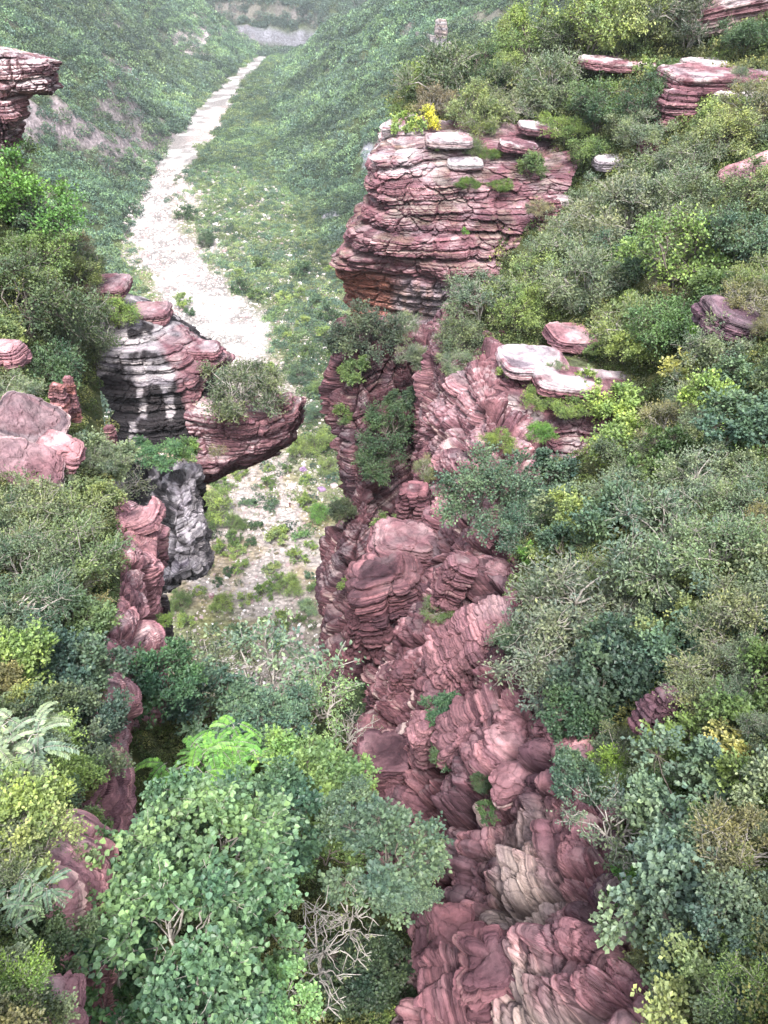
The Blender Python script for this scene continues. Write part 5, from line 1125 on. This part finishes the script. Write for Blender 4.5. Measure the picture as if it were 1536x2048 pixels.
# ---------------------------------------------------------------- stuff: woods on the far slopes, stones, ground cover
def low_clump(seed, nleaf=130, leaf=0.2, h=0.75, kind='small'):
    rng = np.random.default_rng(seed); d = unit(rng.normal(0, 1, (nleaf, 3)) + [0, 0, 0.5]); d[:, 2] = np.abs(d[:, 2])
    lob = unit(rng.normal(0, 1, (6, 3))); lob[:, 2] = np.abs(lob[:, 2]); w_ = (d @ lob.T).max(1)
    r = (0.55 + 0.45 * sstep(0.5, 1, w_)) * rng.uniform(0.75, 1.08, nleaf); pos = d * r[:, None] * [1, 1, h]
    return leaves_mesh('clump', pos, rng.normal(0, 1, (nleaf, 3)) + d * 0.5, d * 0.6 + [0, 0, 0.7] + rng.normal(0, 0.45, (nleaf, 3)), leaf * rng.uniform(0.7, 1.4, nleaf), 0.85, 'small', np.clip(0.5 + 0.5 * (w_ - 0.8) * 3 + rng.normal(0, .1, nleaf), 0, 1), M_LEAFI)
def stone(seed):
    V, Fq = cube_sphere(4); rng = np.random.default_rng(seed); U = V * (np.abs(V) ** 3.5).sum(1)[:, None] ** (-1 / 3.5)
    U = U * rng.uniform(0.6, 1.1, 3) + 0.35 * np.c_[fbm(V * 1.5 + seed, 2, 1), fbm(V * 1.5 + seed, 2, 2), fbm(V * 1.5 + seed, 2, 3)]
    return mesh_np('stone', U, Fq, False, None, M_STONE)
def mat_stone():
    m = NT('loose_stone'); m.b.inputs['Roughness'].default_value = 0.85
    a = m.n('ShaderNodeAttribute', attribute_type='INSTANCER', attribute_name='tint'); m.l(a.outputs['Color'], m.b.inputs['Base Color']); return m.m
M_STONE = mat_stone()
def scatter(name, protos, pts, scl, rot, tint, nrm=None):
    me = bpy.data.meshes.new(name); me.vertices.add(len(pts)); me.vertices.foreach_set('co', np.asarray(pts, np.float32).ravel())
    for nm, typ, val, key in (('scl', 'FLOAT_VECTOR', scl, 'vector'), ('rotv', 'FLOAT_VECTOR', rot, 'vector')):
        at = me.attributes.new(nm, typ, 'POINT'); at.data.foreach_set(key, np.asarray(val, np.float32).ravel())
    at = me.attributes.new('tint', 'FLOAT_COLOR', 'POINT'); at.data.foreach_set('color', np.c_[tint, np.ones(len(tint))].astype(np.float32).ravel())
    at = me.attributes.new('idx', 'INT', 'POINT'); at.data.foreach_set('value', np.random.default_rng(3).integers(0, len(protos), len(pts)).astype(np.int32))
    me.update(); o = link(name, me, kind='stuff')
    src = bpy.data.collections.new(name + '_pieces')
    for i, m in enumerate(protos): src.objects.link(bpy.data.objects.new('piece%02d' % i, m))
    ng = bpy.data.node_groups.new(name, 'GeometryNodeTree'); ng.interface.new_socket('Geometry', in_out='INPUT', socket_type='NodeSocketGeometry'); ng.interface.new_socket('Geometry', in_out='OUTPUT', socket_type='NodeSocketGeometry')
    N = ng.nodes.new; gi, go = N('NodeGroupInput'), N('NodeGroupOutput'); ip = N('GeometryNodeInstanceOnPoints'); ci = N('GeometryNodeCollectionInfo')
    ci.inputs['Collection'].default_value = src; ci.inputs['Separate Children'].default_value = True; ci.inputs['Reset Children'].default_value = True
    def attr(nm, typ): a = N('GeometryNodeInputNamedAttribute'); a.data_type = typ; a.inputs[0].default_value = nm; return a.outputs[0]
    ng.links.new(gi.outputs[0], ip.inputs['Points']); ng.links.new(ci.outputs[0], ip.inputs['Instance']); ip.inputs['Pick Instance'].default_value = True
    ng.links.new(attr('idx', 'INT'), ip.inputs['Instance Index']); ng.links.new(attr('rotv', 'FLOAT_VECTOR'), ip.inputs['Rotation']); ng.links.new(attr('scl', 'FLOAT_VECTOR'), ip.inputs['Scale'])
    ng.links.new(ip.outputs[0], go.inputs[0]); md = o.modifiers.new('scatter', 'NODES'); md.node_group = ng
    return o
rngS = np.random.default_rng(12)
def in_view(p, m=0.06):
    d = p[:, 1] * math.cos(PITCH) - p[:, 2] * math.sin(PITCH); u = p[:, 0] / d * F; v = (p[:, 1] * math.sin(PITCH) + p[:, 2] * math.cos(PITCH)) / d * F
    return (d > 0) & (np.abs(u) < 768 * (1 + m) + 60) & (np.abs(v) < 1024 * (1 + m) + 60)
CL = [low_clump(40 + i) for i in range(6)]
def wood(name, n, xr, yr, want, tag_, r0=(2.4, 5.6), cols=None, ex=None):
    x = rngS.uniform(*xr, n); y = yr[0] + (yr[1] - yr[0]) * rngS.uniform(0, 1, n) ** 1.0
    z, L, Rr, Fz, dL, dR = terrain(x, y); p = np.c_[x, y, z]
    pe = floor_at(580, 1015); keep = want(x, y, z, L, Rr, Fz) & in_view(p) & ~((np.abs(x - pe.x) < 3.5) & (y > pe.y - 6) & (y < pe.y + 3))
    for h, ra, rb in FAR_ROCK:
        d = np.sqrt(((x - h.x) / ra) ** 2 + (((y - h.y) * 0.35 + (z - h.z) * 0.94) / rb) ** 2) + fbm(p * 0.11, 3, 32) * 2.2
        keep &= ~((d < 0.9) & (rngS.uniform(0, 1, n) < 0.6))
    p = p[keep]; m = len(p); dist = np.linalg.norm(p, axis=1)
    r = rngS.uniform(*r0, m) * (1 + 0.35 * rngS.uniform(0, 1, m) ** 4) * np.clip(dist / 600, 0.75, 1.25)
    c = np.array(cols or [(0.090, 0.155, 0.095), (0.115, 0.185, 0.100), (0.070, 0.120, 0.088), (0.145, 0.215, 0.11), (0.095, 0.145, 0.115), (0.17, 0.23, 0.11)])
    # stands of one kind in patches
    k = np.clip(np.floor((noise(p * 0.02, 70) * 0.75 + rngS.uniform(0, 0.35, m)) * len(c)), 0, len(c) - 1).astype(int)
    t = c[k] * rngS.uniform(0.6, 1.4, m)[:, None] * [0.9, 1.0, 1.1] * (0.62 + 0.75 * sstep(0.25, 0.75, 0.6 * noise(p * 0.013, 81) + 0.4 * noise(p * 0.04, 82)))[:, None]
    t = lerp(t, t.mean(1, keepdims=True), 0.22); p[:, 2] -= 0.12 * r
    o = scatter(name, CL, p, np.c_[r, r, r * rngS.uniform(0.8, 1.25, m)], np.c_[rngS.uniform(-.2, .2, (m, 2)), rngS.uniform(0, 6.28, m)], t)
    tag(o, tag_[0], tag_[1], kind='stuff'); return m
n1_ = wood('left_wood', 42000, (-520, -60), (120, 1120), lambda x, y, z, L, R_, F_: (L > 1.0) & (L >= R_) & (L >= F_), ('dense low woodland covering the far left slope of the valley', 'woodland'))
n2_ = wood('right_wood', 46000, (-140, 400), (120, 1140), lambda x, y, z, L, R_, F_: (R_ > 0.8) & (R_ > L), ('dense low woodland covering the far right slope of the valley', 'woodland'))
n3_ = wood('head_wood', 9000, (-420, 60), (1060, 1420), lambda x, y, z, L, R_, F_: (F_ > 30.5) | ((np.maximum(F_, L) < 3) & (y < 1120)), ('dark woodland above the grey cliff at the head of the valley', 'woodland'), (3, 6), [(0.055, 0.08, 0.075), (0.065, 0.095, 0.08), (0.08, 0.115, 0.085)])
SC = [(0.12, 0.19, 0.085), (0.08, 0.135, 0.085), (0.14, 0.20, 0.08), (0.085, 0.135, 0.10), (0.18, 0.215, 0.085), (0.10, 0.165, 0.085)]
def flat_want(x, y, z, L, R_, F_):
    n = fbm(np.c_[x, y, x * 0] * 0.035, 4, 91); g = x - np.interp(y, gk[:, 0], gk[:, 1]) + n * 26
    dens = 0.05 + 1.0 * sstep(-6, 6, g) + 0.22 * sstep(-34, -8, g) + 0.8 * sstep(8, 2, x - XL(y))
    return (np.maximum(np.maximum(L, R_), F_) < 1.2) & (bedmask(x, y) < 0.25) & (rngS.uniform(0, 1, len(x)) < dens)
wood('valley_scrub', 40000, (-190, 30), (110, 1100), flat_want, ('low scrub scattered over the gravel of the valley floor', 'scrub'), (1.5, 3.6), SC)
def tuft_want(x, y, z, L, R_, F_):
    n = fbm(np.c_[x, y, x * 0] * 0.05, 4, 95)
    return (np.maximum(np.maximum(L, R_), F_) < 1.2) & (bedmask(x, y) < 0.4) & (rngS.uniform(0, 1, len(x)) < 0.35 + 2.4 * n)
wood('low_herbs', 16000, (-120, 25), (95, 330), tuft_want, ('low herbs and dry grass between the stones of the valley floor', 'ground cover'), (0.35, 0.95), [(0.17, 0.20, 0.08), (0.22, 0.19, 0.09), (0.12, 0.17, 0.06), (0.28, 0.20, 0.10), (0.14, 0.17, 0.07)])
# loose stones
n = 34000; y = 95 + 420 * rngS.uniform(0, 1, n) ** 1.6; x = XL(y) + (XR(y) - XL(y)) * rngS.uniform(-0.05, 1.05, n); z = terrain(x, y)[0]; p = np.c_[x, y, z]
keep = in_view(p) & (rngS.uniform(0, 1, n) < 0.45 + 0.9 * np.maximum(bedmask(x, y), sstep(0.0, 0.15, fbm(p * 0.04, 3, 98)))); p = p[keep]; m = len(p)
r = 0.10 + 0.16 * rngS.uniform(0, 1, m) + 0.55 * rngS.uniform(0, 1, m) ** 9; r = r * np.clip(np.linalg.norm(p, axis=1) / 260, 0.8, 1.6)
tc = np.array([(0.52, 0.46, 0.44), (0.42, 0.36, 0.34), (0.34, 0.25, 0.25), (0.60, 0.56, 0.55), (0.30, 0.27, 0.25)]); t = tc[rngS.integers(0, 5, m)] * rngS.uniform(0.75, 1.2, m)[:, None]
o = scatter('loose_stones', [stone(i) for i in range(5)], p, np.c_[r * 1.2, r, r * 0.7], np.c_[rngS.uniform(-.4, .4, (m, 2)), rngS.uniform(0, 6.28, m)], t); tag(o, 'pale loose stones strewn over the valley floor', 'stones', kind='stuff')
# undergrowth on the near slopes
def undergrowth(name, bvn, px_r, py_r, n, lab):
    pts = []; bv = dict(BVH)[bvn]
    for _ in range(n):
        d = Vector(P(rngS.uniform(*px_r), rngS.uniform(*py_r), 1)); h = bv.ray_cast(Vector((0, 0, 0)), d)
        if h[0] is not None: pts.append(h[0])
    p = np.array(pts) + rngS.normal(0, 0.15, (len(pts), 3)) * [1, 1, 0]; dist = np.linalg.norm(p, axis=1); m = len(p)
    r = 0.011 * dist * rngS.uniform(0.6, 1.5, m) + 0.08
    c = np.array([(0.09, 0.115, 0.05), (0.12, 0.13, 0.07), (0.06, 0.09, 0.04), (0.15, 0.16, 0.07), (0.10, 0.14, 0.05)]); t = c[rngS.integers(0, 5, m)] * rngS.uniform(0.7, 1.3, m)[:, None]
    o = scatter(name, [low_clump(60 + i, 170, 0.16, 0.8) for i in range(4)], p, np.c_[r, r, r], np.c_[rngS.uniform(-.3, .3, (m, 2)), rngS.uniform(0, 6.28, m)], t); tag(o, lab, 'undergrowth', kind='stuff')
undergrowth('right_undergrowth', 'right_slope', (760, 2090), (-20, 2300), 9500, 'grass and low undergrowth between the shrubs right of the gorge')
undergrowth('left_undergrowth', 'left_slope', (-460, 260), (150, 2300), 4500, 'grass and low undergrowth between the shrubs left of the gorge')
undergrowth('gorge_undergrowth', 'gorge_floor', (150, 860), (1300, 2100), 1500, 'dark undergrowth on the shaded gorge floor')

# ---------------------------------------------------------------- shrubs on the valley floor
FS = [(430, 1005, 44, LG, 'large rounded green shrub at the left of the gravel, beside the grey pillar'), (402, 1045, 32, MG, 'dark green shrub just below the large rounded one, by the pillar'), (470, 1042, 24, MG, 'green shrub right of the large rounded one'),
      (500, 1080, 14, DG, 'small dark upright shrub in the middle of the gravel'), (512, 1047, 13, DG, 'slim dark shrub above the middle of the gravel'), (468, 1073, 20, MG, 'green shrub left of the small dark upright one'), (443, 1094, 20, LG, 'light green shrub left on the gravel under the big pair'), (471, 1098, 18, YG, 'yellow-green shrub below the small dark upright one'),
      (455, 1139, 13, DG, 'dark egg-shaped shrub in the lower left of the gravel'), (482, 1130, 17, LG, 'light green shrub right of the egg-shaped dark one'), (436, 1160, 12, DG, 'little dark shrub below the egg-shaped one'), (443, 1203, 28, LG, 'spreading light green shrub in the lower left gravel'),
      (373, 1235, 20, LG, 'rounded light shrub at the left edge of the gravel'), (359, 1195, 28, MG, 'dull green shrub under the hanging pillar'), (398, 1178, 14, YG, 'yellowish shrub right of the dull green one'), (577, 1165, 30, LG, 'large bright green shrub at the lower right of the gravel'),
      (553, 1158, 20, MG, 'green shrub touching the left of the large bright one'), (525, 1180, 22, MG, 'dull green shrub at the lower centre of the gravel'), (492, 1195, 18, YG, 'yellow-green shrub left of the dull one at the lower centre'), (546, 1130, 19, (0.16, 0.19, 0.09), 'greyish-green shrub above the large bright one'),
      (595, 1108, 20, LG, 'light green shrub above and right of the large bright one'), (562, 1056, 18, LG, 'light green shrub below the walking person'), (556, 1068, 22, YG, 'yellow-green shrub below the first one under the person'), (602, 1066, 17, (0.10, 0.18, 0.08), 'round green shrub right of the centre of the gravel'),
      (621, 1087, 13, LG, 'small light shrub near the dark headland'), (534, 962, 18, MG, 'grey-green shrub on white stones above the centre'), (476, 944, 17, LG, 'light shrub just under the red shelf'), (443, 963, 20, MG, 'green shrub under the left end of the red shelf'),
      (619, 1207, 24, (0.13, 0.19, 0.12), 'pale grey-green shrub touching the foot of the dark headland'), (598, 1235, 13, MG, 'small dull shrub left of the pale one at the headland foot'), (602, 890, 32, LG, 'light green shrub patch right of the tip of the red shelf'), (645, 880, 34, LG, 'light green shrub patch against the dark headland'),
      (656, 928, 24, YG, 'yellow-green shrub against the dark headland'), (612, 1002, 22, LG, 'light green shrub right of the walking person'), (640, 1020, 30, VG, 'green shrub mass against the headland waist'), (375, 425, 20, DG, 'dark shrub beside the upper stream bed'), (412, 476, 24, DG, 'dark round shrub right of the white stream bed'),
      (378, 622, 13, DG, 'small dark shrub in the middle of the white stream bed'), (365, 600, 20, LG, 'light green shrub on the white stream bed'), (625, 822, 26, BG, 'blue-green shrub right of the red shelf tip'), (600, 745, 28, BG, 'blue-green shrub on the flat above the shelf tip'), (640, 770, 26, MG, 'green shrub left of the dark headland top')]
for (px, py, r, colr, lab) in FS:
    h = floor_at(px, py + 0.5 * r); 
    if h is None: continue
    o = bush(px, py, r, 'tuft' if r > 22 else 'small', colr, 'shrub', lab, 'shrub', R=h.length - 0.4 * r * h.length / F); o.location.z = h.z + 0.10 * o.scale[2]
def vlab(px, py, r, ci):
    c = ['pale green', 'mid green', 'yellow-green', 'dark green', 'blue-green', 'light green'][ci]; sz = 'tiny ' if r < 13 else ('small ' if r < 18 else '')
    v = ['beside the white stream bed', 'behind the crag, on the flat', 'level with the projecting shelf', 'just below the shelf, on white stones', 'level with the walking person', 'level with the middle of the grey pillar', 'level with the foot of the grey pillar', 'at the near end of the gravel'][int(np.searchsorted([600, 740, 880, 960, 1050, 1120, 1190], py))]
    return f"{sz}{c} shrub {v}, {'left side' if px < 470 else ('centre' if px < 570 else 'right side')}"
made = [(a, b_, c_) for a, b_, c_, *_ in FS] + [(580, 1011, 22)]; tries = 0; cnt = 0
while cnt < 70 and tries < 6000:
    tries += 1; px = rngS.uniform(345, 690); py = rngS.uniform(520, 1290); r = rngS.uniform(9, 22); h = floor_at(px, py + 0.5 * r)
    if h is None or h.z > FLOOR + 8 or bedmask(np.array([h.x]), np.array([h.y]))[0] > 0.3: continue
    if any((px - a) ** 2 + (py - b_) ** 2 < (0.9 * (r + c_)) ** 2 for a, b_, c_ in made): continue
    o = bush(px, py, r, 'small', [LG, MG, YG, DG, BG, LG][cnt % 6], 'shrub', vlab(px, py, r, cnt % 6), 'shrub', 'small shrubs on the valley gravel', R=h.length - 0.4 * r * h.length / F)
    o.location.z = h.z + 0.05 * o.scale[2]; made.append((px, py, r)); cnt += 1

by_label = {}
for o_ in list(COL.objects):
    if o_.get('group', '') == 'small shrubs on the valley gravel': by_label.setdefault(o_['label'], []).append(o_)
for lb_, os_ in by_label.items():
    if len(os_) in (2, 3):
        os_.sort(key=lambda q: q.location.length, reverse=True)
        for o_, wd in zip(os_, ('upper', 'lower') if len(os_) == 2 else ('upper', 'middle', 'lower')): o_['label'] = wd + ' ' + lb_
# ---------------------------------------------------------------- walking person on the gravel
def skin(name, verts, edges, radii, mat, parent=None, lvl=2):
    me = bpy.data.meshes.new(name); me.from_pydata([Vector(v) for v in verts], edges, []); o = link(name, me, parent)
    m = o.modifiers.new('s', 'SKIN'); sv = me.skin_vertices[0].data
    for i, r_ in enumerate(radii): sv[i].radius = (r_, r_) if not isinstance(r_, tuple) else r_
    sv[0].use_root = True; o.modifiers.new('ss', 'SUBSURF').levels = lvl; o.modifiers['ss'].render_levels = lvl
    me.materials.append(mat); return o
hp = floor_at(580, 1015)
person = empty('person', hp, 'person in dark red jacket and dark trousers walking over the gravel, seen from behind', 'person', rz=0.3)
M_SKIN = mat_plain('skin', (0.45, 0.26, 0.19)); M_JAK = mat_plain('jacket', (0.07, 0.008, 0.015)); M_TRO = mat_plain('trousers', (0.10, 0.02, 0.025)); M_HAIR = mat_plain('hair', (0.01, 0.008, 0.008)); M_SHOE = mat_plain('shoe', (0.03, 0.02, 0.02))
skin('body', [(0, 0, .92), (0, .01, 1.15), (0, .03, 1.38), (0, .04, 1.50), (0, .05, 1.62), (-.19, .03, 1.40), (-.25, -.04, 1.12), (-.23, .10, .88), (.19, .03, 1.40), (.25, .10, 1.14), (.24, .22, .94), (-.10, 0, .86), (-.11, .16, .48), (-.11, .10, .08), (.10, 0, .86), (.11, -.08, .48), (.11, -.28, .12)],
     [(0, 1), (1, 2), (2, 3), (3, 4), (2, 5), (5, 6), (6, 7), (2, 8), (8, 9), (9, 10), (0, 11), (11, 12), (12, 13), (0, 14), (14, 15), (15, 16)], [.13, .12, .14, .055, .095, .07, .045, .035, .07, .045, .035, .095, .065, .045, .095, .065, .045], M_SKIN, person)
skin('jacket', [(0, 0, .90), (0, .01, 1.15), (0, .03, 1.40), (-.19, .03, 1.41), (-.25, -.04, 1.12), (-.235, .08, .93), (.19, .03, 1.41), (.25, .10, 1.14), (.24, .20, .97)], [(0, 1), (1, 2), (2, 3), (3, 4), (4, 5), (2, 6), (6, 7), (7, 8)], [.17, .15, .165, .09, .065, .055, .09, .065, .055], M_JAK, person)
for s_, kn, an in ((-1, (.16, .48), (.10, .08)), (1, (-.08, .48), (-.28, .12))):
    skin('trouser_leg', [(.09 * s_, 0, .92), (.11 * s_, kn[0], kn[1]), (.11 * s_, an[0], an[1] + .03)], [(0, 1), (1, 2)], [.115, .085, .065], M_TRO, person)
    skin('shoe', [(.11 * s_, an[0] - .05, an[1] - .03), (.11 * s_, an[0] + .06, an[1] - .04), (.11 * s_, an[0] + .16, an[1] - .05)], [(0, 1), (1, 2)], [.05, .05, .035], M_SHOE, person)
skin('hair', [(0, .04, 1.60), (0, .04, 1.68), (0, .06, 1.72)], [(0, 1), (1, 2)], [.095, .105, .08], M_HAIR, person)

# ---------------------------------------------------------------- footpath and rock spire on the far ridge
def far_hit(px, py): return np.array(floor_at(px, py))
sp0 = far_hit(880, 100); k = np.linalg.norm(sp0) / F
o = link('rock_spire', block_mesh(sp0, (9 * k, 9 * k, 26 * k), (0.0, 0.05, 0.4), dict(seed=7, own_beds=True, base=GREY * 0.7, alt=CREAM * 0.7, altmix=0.9, grime=0.5), n=26, boxy=2.6, name='rock_spire')); o.location = sp0 + [0, 0, 18 * k]
tag(o, 'pale narrow rock spire on the far wooded ridge above the path', 'rock')
pp = [far_hit(*a) for a in ((832, 74), (845, 76), (862, 82), (880, 88), (897, 95), (912, 105))]
fp = empty('footpath_wall', pp[2], 'pale stone walled footpath crossing the far ridge below the spire', 'wall')
for a, b_ in zip(pp[:-1], pp[1:]):
    d = b_ - a; L_ = np.linalg.norm(d); d /= L_; sd = unit(np.cross(d, [0, 0, 1.])); q = []
    for e in (a - d * 0.2, b_ + d * 0.2):
        for s_, zz in ((-1, -2.5), (1, -2.5), (1, 1.6), (-1, 1.6)): q.append(e + sd * 0.5 * s_ + [0, 0, zz + 1.5] - pp[2])
    me = mesh_np('wall_section', q, [(0, 1, 2, 3), (7, 6, 5, 4), (0, 4, 5, 1), (1, 5, 6, 2), (2, 6, 7, 3), (3, 7, 4, 0)], False, {'col': ('POINT', np.tile([[0.42, 0.36, 0.36]], (8, 1)))}, M_HILL); link('wall_section', me, fp)

# ---------------------------------------------------------------- valley haze
M_HAZE = bpy.data.materials.new('haze'); M_HAZE.use_nodes = True; t_ = M_HAZE.node_tree; t_.nodes.clear()
vo = t_.nodes.new('ShaderNodeVolumePrincipled'); out = t_.nodes.new('ShaderNodeOutputMaterial'); vo.inputs['Density'].default_value = 0.00012; vo.inputs['Color'].default_value = (0.80, 0.87, 0.93, 1); vo.inputs['Anisotropy'].default_value = 0.0
t_.links.new(vo.outputs[0], out.inputs['Volume'])
q = [(x_, y_, z_) for x_ in (-2990, 2990) for y_ in (-60, 3990) for z_ in (-137, 330)]
me = mesh_np('haze', q, [(0, 1, 3, 2), (4, 6, 7, 5), (0, 4, 5, 1), (2, 3, 7, 6), (0, 2, 6, 4), (1, 5, 7, 3)], False, None, M_HAZE); hz = link('haze', me, kind='stuff')
